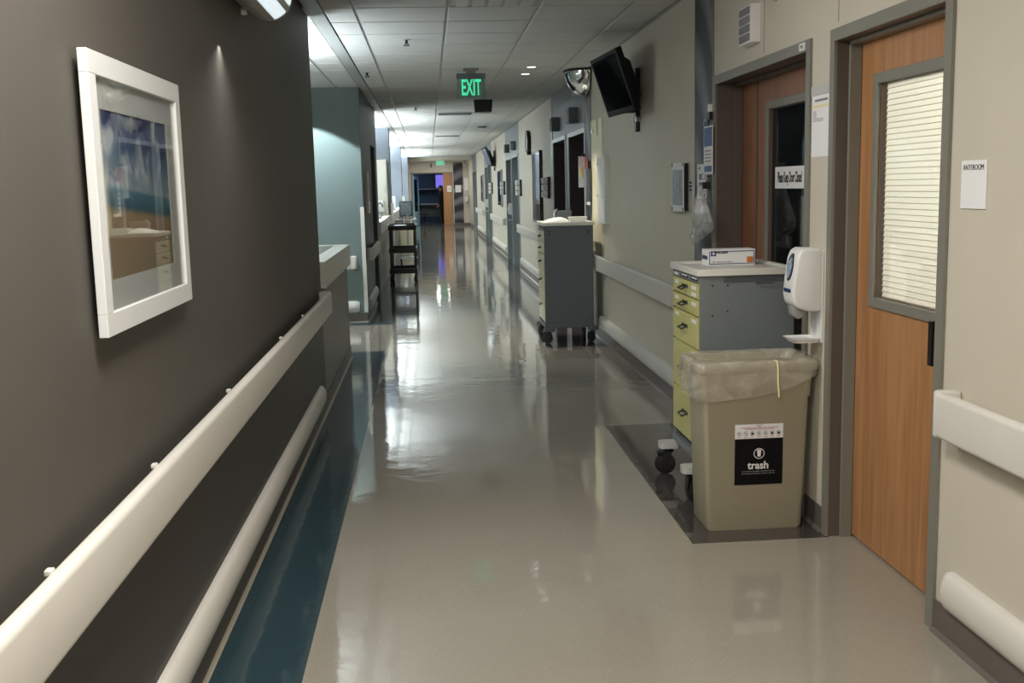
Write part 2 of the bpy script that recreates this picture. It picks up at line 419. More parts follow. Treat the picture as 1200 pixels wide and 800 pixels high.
# --- ceiling with tiles
ceil = tag(MB().box(-5.2, 5.6, YB - 0.2, 50.2, 2.752, 2.87).build('ceiling', M_GAP), 'white tiled suspended ceiling', 'ceiling', kind='structure')
COLX = [-0.66, -0.443, 0.167, 0.777, 1.387, 1.672]
ROW0, ROWP = 7.23, 0.6078
rows = [ROW0 + ROWP * k for k in range(-18, 62)]
rows = [y for y in rows if y > YB] 
LCOL = [-4.5, -4.07, -3.46, -2.85, -2.24, -1.63, -1.02, -0.755]
cache = {}
def tile_mesh(wx, wy):
    k = (round(wx, 3), round(wy, 3))
    if k not in cache:
        o = MB().box(-wx / 2, wx / 2, -wy / 2, wy / 2, 0, 0.016).build('ceiling_tile', M_TILE, None, 0.003, seg=1, origin=(0, 0, 0))
        cache[k] = o.data; bpy.data.objects.remove(o)
    return cache[k]
root = ceil.location
def tile(x0, x1, y0, y1):
    me = tile_mesh(x1 - x0 - 0.022, y1 - y0 - 0.026)
    o = bpy.data.objects.new('ceiling_tile', me); C.objects.link(o); o.parent = ceil
    o.location = Vector(((x0 + x1) / 2, (y0 + y1) / 2, 2.734)) - root
rest = MB()
for a, b in zip(rows[:-1], rows[1:]):
    if a > 44.0: break
    b = min(b, 44.58)
    for x0, x1 in zip(COLX[:-1], COLX[1:]):
        if a == min(rows, key=lambda q: abs(q - 6.62)) and abs(x0 - 0.167) < 0.01: continue     # the air diffuser sits here
        if 6.0 < a < 26.5: tile(x0, x1, a, b)
        else: rest.box(x0 + 0.011, x1 - 0.011, a + 0.013, b - 0.013, 2.734, 2.752)
    for i, (x0, x1) in enumerate(zip(LCOL[:-1], LCOL[1:])):
        if b < 7.4 or 12.4 < a < 16.3: continue
        if i >= 4 and 7.0 < a < 12.3: tile(x0, x1, a, b)
        else: rest.box(x0 + 0.011, x1 - 0.011, a + 0.013, b - 0.013, 2.734, 2.752)
rest.build('ceiling_tile_field', M_TILE, ceil)['kind'] = 'stuff'
for x in COLX[1:-1]: box('ceiling_grid_runner', M_GRID, ceil, x - 0.012, x + 0.012, YB, 44.58, 2.741, 2.753)
for x in LCOL[1:-1]: box('ceiling_grid_runner', M_GRID, ceil, x - 0.012, x + 0.012, 7.56, 44.58, 2.741, 2.753)
box('ceiling_border_strip', M_GRID, ceil, -0.757, -0.658, YB, 44.58, 2.728, 2.753)
box('ceiling_wall_angle', M_GRID, ceil, 1.668, 1.70, YB, 44.58, 2.735, 2.753)

# --- left walls
wl = MB(); wl.box(-0.95, XL, YB, 7.55, 0, 2.752)
wl = tag(wl.build('wall_left', M_WALLL), 'charcoal painted corridor wall on the left', 'wall', kind='structure')
box('lower_wall_sheet', M_WALLL2, wl, XL, XL + 0.003, YB, 7.548, 0.112, 0.80)  # thin sheet, darker than the wall above it
tag(MB().box(-5.1, -0.95, 7.40, 7.55, 0, 2.752).build('wall_station_near', M_WHITEW), 'pale partition behind the charcoal wall', 'wall', kind='structure')
tag(MB().box(-5.1, -4.5, 7.55, 44.6, 0, 2.752).build('wall_station_back', M_WHITEW), 'pale back wall of the nurse stations', 'wall', kind='structure')
pil = MB(); pil.box(-4.5, -0.768, 12.66, 14.75, 0, 2.752); pil.box(-4.5, -0.768, 15.85, 16.45, 0, 2.752); pil.box(-4.5, -0.768, 14.75, 15.85, 2.17, 2.752)
pil.cur = 1; pil.box(-4.5, -1.6, 14.75, 15.85, 0, 2.17)
pilo = tag(pil.build('wall_teal_end', [M_PIL, M_WOODD]), 'slate block wall with a dark doorway past the nurse counter', 'wall', kind='structure')
te = box('teal_face', M_TEAL, pilo, -4.5, -0.770, 12.654, 12.661, 0.105, 2.75)
for i, (y, th, lab) in enumerate(((21.1, 0.55, 'nearest blue grey column wall on the left side'), (30.4, 0.55, 'middle blue grey column wall on the left side'), (40.3, 0.55, 'farthest blue grey column wall on the left side'))):
    tag(MB().box(-2.6, -0.735, y, y + th, 0, 2.752).build('wall_column_%d' % (i + 1), M_BLUE, None, 0.004), lab, 'wall', kind='structure')

# --- right wall with door openings
DOORS = [(3.38, 4.43), (4.665, 6.28), (11.48, 12.88), (13.11, 14.47), (20.12, 21.62), (21.80, 23.20), (28.85, 30.35), (30.53, 31.95), (37.6, 39.1), (39.3, 40.7)]
ACC = [(11.06, 14.66), (19.90, 23.42), (28.62, 32.2), (37.4, 40.9)]
def zone(y):
    return 1 if any(a <= y < b for a, b in ACC) else 0
wr = MB()
cuts = sorted(set([YB, YE] + [v for d in DOORS for v in d] + [v for a in ACC for v in a]))
for a, b in zip(cuts[:-1], cuts[1:]):
    mid = (a + b) / 2; wr.cur = zone(mid)
    ins = [d for d in DOORS if d[0] <= mid <= d[1]]
    if ins: wr.box(XR, 1.95, a, b, 2.166, 2.752)
    else: wr.box(XR, 1.95, a, b, 0, 2.752)
wr = tag(wr.build('wall_right', [M_WALLR, M_ACC]), 'beige corridor wall on the right with door openings', 'wall', kind='structure')
# wall covering seams
for y in (4.37, 5.35):
    box('wall_covering_seam', M_BASE, wr, 1.6985, 1.7005, y, y + 0.003, 2.19, 2.735)
tag(MB().box(-0.95, 1.95, YB - 0.15, YB, 0, 2.752).build('wall_back', M_WALLR), 'beige wall behind the viewer', 'wall', kind='structure')
# rooms on the right
tag(MB().box(5.0, 5.1, 2.2, 8.0, 0, 2.752).build('wall_room_outer', M_WHITEW), 'outer wall of the rooms behind the doors', 'wall', kind='structure')
tag(MB().box(1.95, 5.0, 2.2, 2.3, 0, 2.752).build('wall_anteroom_near', M_WHITEW), 'near side wall of the lit anteroom', 'wall', kind='structure')
tag(MB().box(1.95, 5.0, 4.50, 4.60, 0, 2.752).build('wall_anteroom_far', M_WHITEW), 'wall between the anteroom and the dark room', 'wall', kind='structure')
tag(MB().box(1.95, 5.0, 7.9, 8.0, 0, 2.752).build('wall_patient_room', M_ACC), 'far side wall of the dark patient room', 'wall', kind='structure')
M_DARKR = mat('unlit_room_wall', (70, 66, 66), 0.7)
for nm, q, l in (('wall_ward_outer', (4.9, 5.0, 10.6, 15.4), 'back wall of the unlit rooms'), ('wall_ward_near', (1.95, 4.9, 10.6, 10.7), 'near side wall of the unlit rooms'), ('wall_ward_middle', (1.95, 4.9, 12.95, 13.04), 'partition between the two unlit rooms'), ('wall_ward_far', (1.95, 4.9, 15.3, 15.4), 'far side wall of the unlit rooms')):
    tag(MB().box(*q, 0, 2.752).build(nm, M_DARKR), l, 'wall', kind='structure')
# --- end wall
we = MB()
we.box(-4.5, -0.70, YE, YE + 0.2, 0, 2.752); we.box(1.02, 1.95, YE, YE + 0.2, 0, 2.752); we.box(-0.70, 1.02, YE, YE + 0.2, 2.20, 2.752)
weo = tag(we.build('wall_end', M_WALLR), 'beige wall closing the far end of the corridor', 'wall', kind='structure')
sof = tag(MB().box(-0.735, 1.70, 41.2, 41.45, 2.60, 2.75).build('trim_1', M_WALLR), 'shallow ceiling bulkhead before the far end', 'trim', kind='structure')
# --- end room
tag(MB().box(-1.9, 2.4, 48.4, 48.6, 0, 2.752).build('wall_room_back', M_BLUEROOM), 'blue back wall of the far office', 'wall', kind='structure')
tag(MB().box(-2.1, -1.9, 44.8, 48.6, 0, 2.752).build('wall_room_left', M_BLUEROOM), 'blue left wall of the far office', 'wall', kind='structure')
tag(MB().box(2.4, 2.6, 44.8, 48.6, 0, 2.752).build('wall_room_right', M_BLUEROOM), 'blue right wall of the far office', 'wall', kind='structure')

# --- baseboards
def base(name, segs, side, label):
    b = MB(); c = MB()
    for y0, y1 in segs:
        if side > 0:
            b.box(XR - 0.007, XR, y0, y1, 0, 0.112); c.prism([(XR - 0.007, 0), (XR - 0.022, 0), (XR - 0.007, 0.014)], 'y', y0, y1)
        else:
            b.box(XL, XL + 0.007, y0, y1, 0, 0.112); c.prism([(XL + 0.007, 0), (XL + 0.022, 0), (XL + 0.007, 0.014)], 'y', y0, y1)
    o = tag(b.build(name, M_BASE), label, 'baseboard', kind='structure')
    c.build('toe_strip', M_CAULK if side < 0 else M_BASE, o)
    return o
solid = []
y = YB
for a, b in DOORS:
    if a - y > 0.02: solid.append((y, a))
    y = b
solid.append((y, YE))
base('baseboard_right', solid, 1, 'brown vinyl baseboard along the right wall')
base('baseboard_left', [(YB, 9.97)], -1, 'dark vinyl baseboard along the left wall and counter')
bp_ = MB(); bp_.box(-4.5, -0.762, 12.648, 12.654, 0, 0.105); bp_.box(-0.768, -0.761, 12.648, 14.75, 0, 0.105)
o = tag(bp_.build('baseboard_pillar', M_BASE), 'brown vinyl baseboard round the teal wall', 'baseboard', kind='structure')
tp = MB(); tp.box(-4.5, -0.75, 12.632, 12.648, 0, 0.012); tp.box(-0.761, -0.748, 12.632, 14.75, 0, 0.012); tp.build('toe_strip', M_CAULK, o)
tag(MB().box(1.02, 1.69, YE - 0.008, YE, 0, 0.1).build('baseboard_end', M_BASE), 'baseboard under the far mural', 'baseboard', kind='structure')

# ================================================================== DOORS
def frame_right(y0, y1, d, fm, jm):
    """metal frame: face trims, jamb linings, stops"""
    t = 0.05
    f = MB()
    f.prism([(y0, 0), (y0 + t, 0), (y0 + t, 2.116), (y1 - t, 2.116), (y1 - t, 0), (y1, 0), (y1, 2.166), (y0, 2.166)], 'x', XR - 0.012, XR)
    o = f.build('frame', fm, d)
    j = MB()
    j.box(XR, 1.95, y0, y0 + t, 0, 2.116); j.box(XR, 1.95, y1 - t, y1, 0, 2.116); j.box(XR, 1.95, y0, y1, 2.116, 2.166)
    j.build('jamb', jm, o)
    return o
def stops(d, y0, y1, x, jm):
    s = MB(); t = 0.05
    s.box(x - 0.05, x, y0 + t, y0 + t + 0.016, 0, 2.116); s.box(x - 0.05, x, y1 - t - 0.016, y1 - t, 0, 2.116); s.box(x - 0.05, x, y0 + t, y1 - t, 2.10, 2.116)
    s.build('door_stop', jm, d, 0.002)

# door 1: oak leaf with blind behind glass, anteroom
d1 = thing('door_1', (XR, 3.905, 0), 'oak veneer anteroom door with tall blind filled window', 'door', kind='structure')
frame_right(3.38, 4.43, d1, M_FRAME, M_FRAMED); stops(d1, 3.38, 4.43, 1.80, M_FRAME)
LX0, LX1 = 1.802, 1.846
gy0, gy1, gz0, gz1 = 3.545, 4.185, 1.075, 1.925
lf = MB()
lf.box(LX0, LX1, 3.436, gy0, 0.012, 2.108); lf.box(LX0, LX1, gy1, 4.374, 0.012, 2.108); lf.box(LX0, LX1, gy0, gy1, 0.012, gz0); lf.box(LX0, LX1, gy0, gy1, gz1, 2.108)
leaf1 = lf.build('leaf', M_WOOD, d1)
def lite(d, x, y0, y1, z0, z1, m, tw=0.042):
    t = MB()
    t.box(x - 0.012, x + 0.006, y0 - tw, y0, z0 - tw, z1 + tw); t.box(x - 0.012, x + 0.006, y1, y1 + tw, z0 - tw, z1 + tw)
    t.box(x - 0.012, x + 0.006, y0, y1, z0 - tw, z0); t.box(x - 0.012, x + 0.006, y0, y1, z1, z1 + tw)
    t.build('window_trim', m, d, 0.003)
    q = MB(); q.box(x + 0.006, x + 0.03, y0, y0 + 0.003, z0, z1); q.box(x + 0.006, x + 0.03, y1 - 0.003, y1, z0, z1); q.box(x + 0.006, x + 0.03, y0 + 0.003, y1 - 0.003, z0, z0 + 0.003); q.box(x + 0.006, x + 0.03, y0 + 0.003, y1 - 0.003, z1 - 0.003, z1)
    q.build('glazing_bead', M_FRAMED, d)
lite(leaf1, LX0, gy0, gy1, gz0, gz1, M_FRAME)
box('pane', M_GLASS, leaf1, 1.816, 1.820, gy0, gy1, gz0, gz1)
m = bpy.data.materials.new('translucent_blind'); m.use_nodes = True
nt = m.node_tree; nt.nodes.remove(nt.nodes['Principled BSDF'])
df = nt.nodes.new('ShaderNodeBsdfDiffuse'); df.inputs[0].default_value = lin((232, 226, 210)) + (1,)
tl = nt.nodes.new('ShaderNodeBsdfTranslucent'); tl.inputs[0].default_value = lin((250, 247, 238)) + (1,)
mx = nt.nodes.new('ShaderNodeMixShader'); mx.inputs[0].default_value = 0.6
nt.links.new(df.outputs[0], mx.inputs[1]); nt.links.new(tl.outputs[0], mx.inputs[2]); nt.links.new(mx.outputs[0], nt.nodes['Material Output'].inputs[0])
M_BLIP = mat('tan_slat_lip', (212, 198, 170), 0.6)
nsl = 38; pz = (gz1 - gz0) / nsl
sl = MB().prism([(1.829, 0.0), (1.831, 0.0), (1.836, pz * 1.04), (1.834, pz * 1.04)], 'y', gy0 + 0.004, gy1 - 0.004)
sl.cur = 1; sl.box(1.8268, 1.8288, gy0 + 0.004, gy1 - 0.004, 0.0, 0.0028)
sl0 = None
for k in range(nsl):
    if sl0 is None:
        sl0 = sl.build('blind_slat', [m, M_BLIP], leaf1)
        sl0.location = (0, 0, gz0 + pz * k)
    else:
        c = sl0.copy(); C.objects.link(c); c.parent = leaf1; c.location = (0, 0, gz0 + pz * k)
hd = MB(); hd.box(1.738, 1.756, 3.552, 3.582, 0.895, 1.055)
hd.cyl((1.75, 3.567, 0.92), (1.803, 3.567, 0.92), 0.009, 10); hd.cyl((1.75, 3.567, 1.01), (1.803, 3.567, 1.01), 0.009, 10)
hd.build('handle', M_BLACK, d1, 0.004)
# door 2: unequal pair of red oak leaves with dark glass
d2 = thing('door_2', (XR, 5.47, 0), 'dark red oak double door with deep blue window behind the cart', 'door', kind='structure')
fr2 = frame_right(4.665, 6.28, d2, M_FRAME, M_FRAMED); stops(d2, 4.665, 6.28, 1.85, M_FRAMED)
X0, X1 = 1.852, 1.896
hy0, hy1, hz0, hz1 = 4.98, 5.72, 1.03, 1.935
lf = MB()
lf.box(X0, X1, 4.72, hy0, 0.012, 2.108); lf.box(X0, X1, hy1, 5.925, 0.012, 2.108); lf.box(X0, X1, hy0, hy1, 0.012, hz0); lf.box(X0, X1, hy0, hy1, hz1, 2.108)
leaf2 = lf.build('leaf', M_WOOD2, d2)
lite(leaf2, X0, hy0, hy1, hz0, hz1, M_FRAME)
box('pane', M_DGLASS, leaf2, 1.868, 1.874, hy0, hy1, hz0, hz1)
box('leaf', M_WOOD2, d2, X0, X1, 5.932, 6.222, 0.012, 2.108)
box('astragal', M_FRAMED, d2, X0 - 0.006, X0, 5.921, 5.936, 0.012, 2.108)
np_ = box('number_plate', M_WHITE, d2, XR - 0.0145, XR - 0.012, 4.73, 4.80, 2.125, 2.158)
text('number_text', 'M31', M_INK, np_, (XR - 0.0147, 4.765, 2.1415), 0.022, '-x')
# far right doors
dl = ['dark doorway nearest the second cart', 'dark doorway beyond the one behind the second cart', 'narrow far door after the wall clock', 'far door beside the second television', 'distant door past the second television', 'distant door next to the farthest mural strip', 'last but one door on the right far away', 'last door on the right before the end wall']
for i, (a, b) in enumerate(DOORS[2:]):
    d = thing('door_%d' % (i + 3), (XR, (a + b) / 2, 0), dl[i], 'door', kind='structure')
    frame_right(a, b, d, M_FRAMEL if i < 2 else M_FRAME, M_WOODD if i < 2 else M_ACC)  # first two: frames paled for the light on them, jambs darkened for shade
    if i < 2:
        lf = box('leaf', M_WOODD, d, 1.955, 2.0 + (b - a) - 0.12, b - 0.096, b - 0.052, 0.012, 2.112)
        MB().box(2.0 + (b - a) - 0.24, 2.0 + (b - a) - 0.20, b - 0.15, b - 0.096, 0.98, 1.1).build('handle', M_STEEL, lf, 0.004)
        continue
    lf = box('leaf', M_ACC, d, 1.90, 1.944, a + 0.052, b - 0.052, 0.012, 2.112)
    if i >= 2:
        box('kick_plate', M_STEEL, lf, 1.896, 1.90, a + 0.12, b - 0.12, 0.05, 0.9)
        box('vision_panel', M_DGLASS, lf, 1.895, 1.90, a + 0.2, b - 0.2, 1.1, 1.9)
    hh = MB().box(1.85, 1.90, a + 0.10, a + 0.13, 0.98, 1.10); hh.build('handle', M_STEEL, lf, 0.004)
# end doors
d = thing('door_11', (0.16, YE, 0), 'open double door in the far end wall', 'door', kind='structure')
f = MB(); f.box(-0.70, -0.65, YE - 0.012, YE + 0.2, 0, 2.17); f.box(0.97, 1.02, YE - 0.012, YE + 0.2, 0, 2.17); f.box(-0.70, 1.02, YE - 0.012, YE + 0.2, 2.17, 2.22)
f.build('frame', M_FRAME, d)
box('leaf', M_WOOD, d, 0.62, 0.97, YE + 0.03, YE + 0.075, 0.01, 2.168)['label'] = 'narrow closed oak leaf'
lf = MB(); 
lf.box(-0.65, -0.605, YE + 0.05, YE + 0.16, 0.01, 2.168); lf.box(-0.65, -0.605, YE + 1.0, YE + 1.15, 0.01, 2.168); lf.box(-0.65, -0.605, YE + 0.16, YE + 1.0, 0.01, 0.62); lf.box(-0.65, -0.605, YE + 0.16, YE + 1.0, 1.95, 2.168)
M_PALEBLUE = mat('pale_blue_lit_leaf', (168, 214, 236), 0.35)  # leaf colour brightened for the bluish light falling on it
ol = lf.build('leaf', M_PALEBLUE, d); ol['label'] = 'pale blue open leaf with glass'
box('pane', M_DGLASS, ol, -0.63, -0.625, YE + 0.16, YE + 1.0, 0.62, 1.95)
# swing the open leaf a little into view
ol.matrix_local = Matrix.Translation(Vector((-0.65, YE + 0.05, 0)) - d.location) @ Matrix.Rotation(math.radians(-11), 4, 'Z') @ Matrix.Translation(-(Vector((-0.65, YE + 0.05, 0)) - d.location))

# ================================================================== LIGHT FIXTURES
def troffer(x0, x1, y0, y1, power, color, label):
    t = thing('ceiling_troffer', ((x0 + x1) / 2, (y0 + y1) / 2, 2.725), label, 'ceiling light')
    f = MB()
    f.box(x0, x0 + 0.03, y0, y1, 2.725, 2.737); f.box(x1 - 0.03, x1, y0, y1, 2.725, 2.737); f.box(x0, x1, y0, y0 + 0.03, 2.725, 2.737); f.box(x0, x1, y1 - 0.03, y1, 2.725, 2.737)
    f.build('frame', M_WHITE, t)
    box('diffuser', M_LENSD, t, x0 + 0.03, x1 - 0.03, y0 + 0.03, y1 - 0.03, 2.728, 2.736)
    area('lamp', ((x0 + x1) / 2, (y0 + y1) / 2, 2.722), x1 - x0 - 0.08, y1 - y0 - 0.08, power, color, (0, 0, -1), 180, t)
troffer(-0.43, 0.155, 1.17, 2.36, P_NEAR, WARM, 'recessed ceiling light panel above the viewer')
troffer(-0.43, 0.155, -1.9, -0.7, P_NEAR2, WARM, 'recessed ceiling light panel behind the viewer')

def sconce(y0, y1, power, label):
    s = thing('wall_sconce', (XL, (y0 + y1) / 2, 2.29), label, 'wall lamp')
    cx, cz, r = -0.672, 2.405, 0.105
    def arc(a0, a1, rr, n=10): return [(cx + rr * math.cos(math.radians(a0 + (a1 - a0) * k / n)), cz + rr * math.sin(math.radians(a0 + (a1 - a0) * k / n))) for k in range(n + 1)]
    prof = [(XL, cz + 0.12)] + [(XL, cz - 0.05)] + arc(205, 360, r) + [(cx + r, cz + 0.12)]
    MB().prism(prof, 'y', y0, y1).build('housing', M_GRID, s, 0.004)
    for a0, a1 in ((286, 318), (334, 356)):
        l = arc(a0, a1, r + 0.0025, 6); l2 = arc(a1, a0, r - 0.004, 6)
        MB().prism(l + l2, 'y', y0 + 0.03, y1 - 0.05).build('lens', M_LENS, s)
    MB().cyl((XL + 0.0, y1 - 0.07, 2.335), (XL + 0.022, y1 - 0.07, 2.335), 0.018, 10).build('screw_cap', M_WHITE, s)
    a = area('lamp', (cx + 0.10, (y0 + y1) / 2, cz - 0.085), y1 - y0 - 0.1, 0.05, power, NEUT, (0.7, 0, -0.7), 160, s)
    a.rotation_euler = Vector((0.7, 0, -0.7)).to_track_quat('-Z', 'X').to_euler()
    return s
sconce(3.62, 4.9, P_SCONCE, 'half round wall sconce with white lenses above the framed picture')

def pendant(x, y0, y1, up, down, color, label, z=1.97, w=0.22):
    s = thing('linear_pendant', (x, (y0 + y1) / 2, z), label, 'ceiling lamp', 'linear pendants over the nurse stations')
    h = MB(); h.box(x - w / 2, x - w / 2 + 0.012, y0, y1, z, z + 0.1); h.box(x + w / 2 - 0.012, x + w / 2, y0, y1, z, z + 0.1); h.box(x - w / 2, x + w / 2, y0, y0 + 0.012, z, z + 0.1); h.box(x - w / 2, x + w / 2, y1 - 0.012, y1, z, z + 0.1); h.box(x - w / 2, x + w / 2, y0, y1, z + 0.045, z + 0.055)
    h.build('housing', M_WHITE, s)
    for yy in (y0 + 0.15, y1 - 0.15): MB().cyl((x, yy, z + 0.05), (x, yy, 2.737), 0.004, 6).build('hanger', M_STEEL, s)
    area('up_lamp', (x, (y0 + y1) / 2, z + 0.075), w - 0.04, y1 - y0 - 0.05, up, color, (0, 0, 1), 170, s)
    area('down_lamp', (x, (y0 + y1) / 2, z + 0.025), w - 0.04, y1 - y0 - 0.05, down, color, (0, 0, -1), 130, s)
pendant(-1.8, 7.95, 9.4, P_ST1_UP, P_ST1_DOWN, COOL, 'linear pendant light over the first nurse counter behind the charcoal wall', 1.95)
pendant(-2.2, 17.6, 19.6, P_FAR_UP, P_FAR_DOWN, COOL, 'linear pendant light over the second nurse counter')
pendant(-2.2, 23.3, 25.3, P_FAR_UP, P_FAR_DOWN, COOL, 'linear pendant light just past the nearest blue column')
pendant(-2.2, 27.3, 29.3, P_FAR_UP, P_FAR_DOWN, COOL, 'linear pendant light just before the middle blue column')
pendant(-2.2, 33.0, 35.0, P_FAR_UP, P_FAR_DOWN, COOL, 'linear pendant light just past the middle blue column')
pendant(-2.2, 37.0, 39.0, P_FAR_UP, P_FAR_DOWN, COOL, 'linear pendant light just before the farthest blue column')
s = thing('recessed_downlight', (-1.45, 12.12, 2.70), 'recessed downlight washing the teal wall behind the counter', 'downlight')
MB().lathe([(0.075, 0.0), (0.09, -0.003), (0.09, -0.008), (0.07, -0.008)], (-1.45, 12.12, 2.737), 'z', 24).build('trim_ring', M_WHITE, s, 0, True)
sp_ = bpy.data.lights.new('lamp', 'SPOT'); sp_.energy = P_WASH; sp_.color = COOL; sp_.spot_size = math.radians(106); sp_.spot_blend = 0.12; sp_.shadow_soft_size = 0.03
so_ = bpy.data.objects.new('lamp', sp_); C.objects.link(so_); so_.parent = s; so_.location = (0, 0, 0.024)
troffer(0.18, 0.765, 42.2, 43.4, P_END, NEUT, 'recessed ceiling light panel before the far end wall')
troffer(2.9, 3.5, 2.9, 3.9, P_ANTE, (0.93, 0.97, 1.0), 'recessed ceiling light panel inside the anteroom')
troffer(-1.4, -0.8, 46.0, 47.2, 14.0, (0.75, 0.88, 1.0), 'recessed ceiling light panel inside the far office')

# ================================================================== RAILS
def handrail(side, wall, y0, y1, label, cat='handrail', m=None, cap=(True, True), clips=()):
    m = m or M_RAIL
    X = lambda d: wall - side * d
    s = thing('handrail', (wall, (y0 + y1) / 2, 0.71), label, 'handrail', 'handrails along the corridor walls')
    prof = [(X(a), b) for a, b in rpoly(0.048, 0.088, 0.715, 0.865, 0.016, 4)]
    MB().prism(prof, 'y', y0 + (0.05 if cap[0] else 0), y1 - (0.05 if cap[1] else 0)).build('rail', m, s, 0, True)
    for flag, yy, sg in ((cap[0], y0, 1), (cap[1], y1, -1)):
        if flag:
            ya, yb = sorted((yy, yy + sg * 0.05))
            pr = [(X(a), b) for a, b in ((0.0, yy + sg * 0.05), (0.0, yy + sg * 0.012), (0.03, yy), (0.065, yy + sg * 0.002), (0.082, yy + sg * 0.016), (0.089, yy + sg * 0.05))]
            MB().prism(pr, 'z', 0.713, 0.867).build('end_cap', m, s, 0.010, True, 3)
    yy = y0 + 0.4
    while yy < y1 - 0.2:
        a, b = sorted((X(0.0), X(0.05)))
        box('bracket', m, s, a, b, yy, yy + 0.05, 0.725, 0.785); yy += 0.82
    for yy in clips:
        a, b = sorted((X(0.043), X(0.058)))
        box('clip', m, s, a, b, yy, yy + 0.022, 0.858, 0.870, 0.003)
    return s
def bumper(side, wall, y0, y1, label, m=None):
    m = m or M_RAIL
    X = lambda d: wall - side * d
    s = thing('wall_bumper', (wall, (y0 + y1) / 2, 0.115), label, 'wall bumper', 'low bumper rails along the corridor walls')
    arc = [(X(0.0), 0.252), (X(0.012), 0.252)] + [(X(0.012 + 0.034 * math.cos(math.radians(a))), 0.185 + 0.067 * math.sin(math.radians(a))) for a in range(75, -91, -15)] + [(X(0), 0.118)]
    MB().prism(arc, 'y', y0 + 0.03, y1 - 0.03).build('bumper_rail', m, s, 0, True)
    for a, b, near in ((y0, y0 + 0.03, 0), (y1 - 0.03, y1, 1)):
        big = arc; small = [(X(0.0) + (p[0] - X(0.0)) * 0.72, 0.185 + (p[1] - 0.185) * 0.86) for p in arc]
        r0, r1 = ((small, big), (big, small))[near]
        MB().loft([[(p[0], a, p[1]) for p in r0], [(p[0], b, p[1]) for p in r1]]).build('end_cap', m, s, 0, True)
    return s
handrail(-1, XL, -2.9, 7.44, 'long off white handrail on the charcoal wall', cap=(True, True), clips=(1.95, 2.72, 3.75, 5.1, 6.0))
bumper(-1, XL, -2.9, 7.18, 'long low bumper on the charcoal wall')
handrail(1, XR, -2.9, 3.30, 'off white handrail on the near right wall beside the oak door')
bumper(1, XR, -2.9, 3.29, 'low bumper on the near right wall beside the oak door')
for a, b, l in ((7.0, 10.62, 'between the two drawer carts'), (14.95, 19.8, 'under the wall clock'), (23.6, 28.4, 'under the far television'), (32.4, 37.2, 'at the far end of the right wall')):
    handrail(1, XR, a, b, 'off white handrail on the right wall ' + l)
    bumper(1, XR, a - 0.1, b - 0.1, 'low bumper on the right wall ' + l)
handrail(-1, -0.768, 12.95, 14.7, 'grey handrail on the slate block past the counter', m=M_RAILG)
bumper(-1, -0.768, 12.95, 14.65, 'low grey bumper on the slate block past the counter', m=M_RAILG)
# stub rails on teal wall (run along x)
s = thing('handrail', (-2.0, 12.654, 0.71), 'handrail end on the lit teal wall', 'handrail', 'handrails along the corridor walls')
MB().prism([(12.654 - a, b) for a, b in rpoly(0.045, 0.085, 0.64, 0.79, 0.016)], 'x', -3.6, -0.93).build('rail', M_RAIL, s, 0, True)
MB().prism([(-0.93, 12.654), (-0.885, 12.654), (-0.862, 12.60), (-0.862, 12.585), (-0.88, 12.569), (-0.93, 12.569)], 'z', 0.64, 0.79).build('end_cap', M_RAIL, s, 0.008, True)
s = thing('wall_bumper', (-2.0, 12.654, 0.115), 'low bumper end on the lit teal wall', 'wall bumper', 'low bumper rails along the corridor walls')
MB().prism([(12.654, 0.255), (12.63, 0.252), (12.612, 0.21), (12.608, 0.185), (12.612, 0.15), (12.63, 0.122), (12.654, 0.118)], 'x', -3.6, -0.90).build('bumper_rail', M_RAIL, s, 0, True)
MB().loft([[(-0.90, a, b) for a, b in ((12.654, 0.255), (12.63, 0.252), (12.612, 0.21), (12.608, 0.185), (12.612, 0.15), (12.63, 0.122), (12.654, 0.118))], [(-0.86, a, b) for a, b in ((12.654, 0.24), (12.635, 0.237), (12.622, 0.21), (12.62, 0.185), (12.622, 0.155), (12.635, 0.135), (12.654, 0.132))]]).build('end_cap', M_RAIL, s, 0, True)
# corner guard
g_ = MB(); g_.prism([(-0.806, 12.648), (-0.806, 12.654), (-0.768, 12.654), (-0.768, 12.70), (-0.762, 12.70), (-0.762, 12.648)], 'z', 0.115, 1.36)
tag(g_.build('corner_guard', M_RAIL, None, 0.001), 'off white corner guard at the edge of the teal wall', 'corner guard')
s = thing('chart_holder', (-0.76, 13.4, 1.27), 'grey chart holder on the slate block', 'chart holder')
box('pocket', M_RAILG, s, -0.768, -0.74, 13.25, 13.6, 1.27, 1.78, 0.004); box('lip', M_WHITE, s, -0.74, -0.735, 13.26, 13.59, 1.27, 1.42)

# ================================================================== COUNTERS
def counter(y0, y1, label, cat='counter'):
    c = thing('nurse_counter', (XL, (y0 + y1) / 2, 0), label, cat, 'nurse station counters')
    n = max(2, round((y1 - y0) / 1.25)); st = (y1 - y0) / n
    for k in range(n):
        box('front_panel', M_PANEL, c, XL - 0.02, XL, y0 + k * st + 0.002, y0 + (k + 1) * st - 0.002, 0.0, 0.845, 0.001)
    box('carcass', M_INK, c, XL - 0.30, XL - 0.02, y0 + 0.002, y1 - 0.01, 0.02, 0.872)
    box('end_panel', M_PANEL, c, XL - 0.32, XL - 0.002, y1 - 0.012, y1, 0.0, 0.845)
    box('fascia', M_COUNT, c, XL - 0.01, XL + 0.035, y0, y1, 0.875, 1.062, 0.002)
    box('top', M_COUNT, c, XL - 0.36, XL - 0.01, y0, y1, 1.03, 1.062, 0.002)
    box('top_inset', M_BASE, c, XL - 0.34, XL - 0.09, y0 + 0.06, y1 - 0.25, 1.06, 1.0635)
    return c
counter(7.552, 9.97, 'white topped nurse counter at the end of the charcoal wall')
counter(16.46, 21.08, 'white topped nurse counter behind the black utility cart')
counter(21.68, 30.3, 'white topped nurse counter between the blue columns')
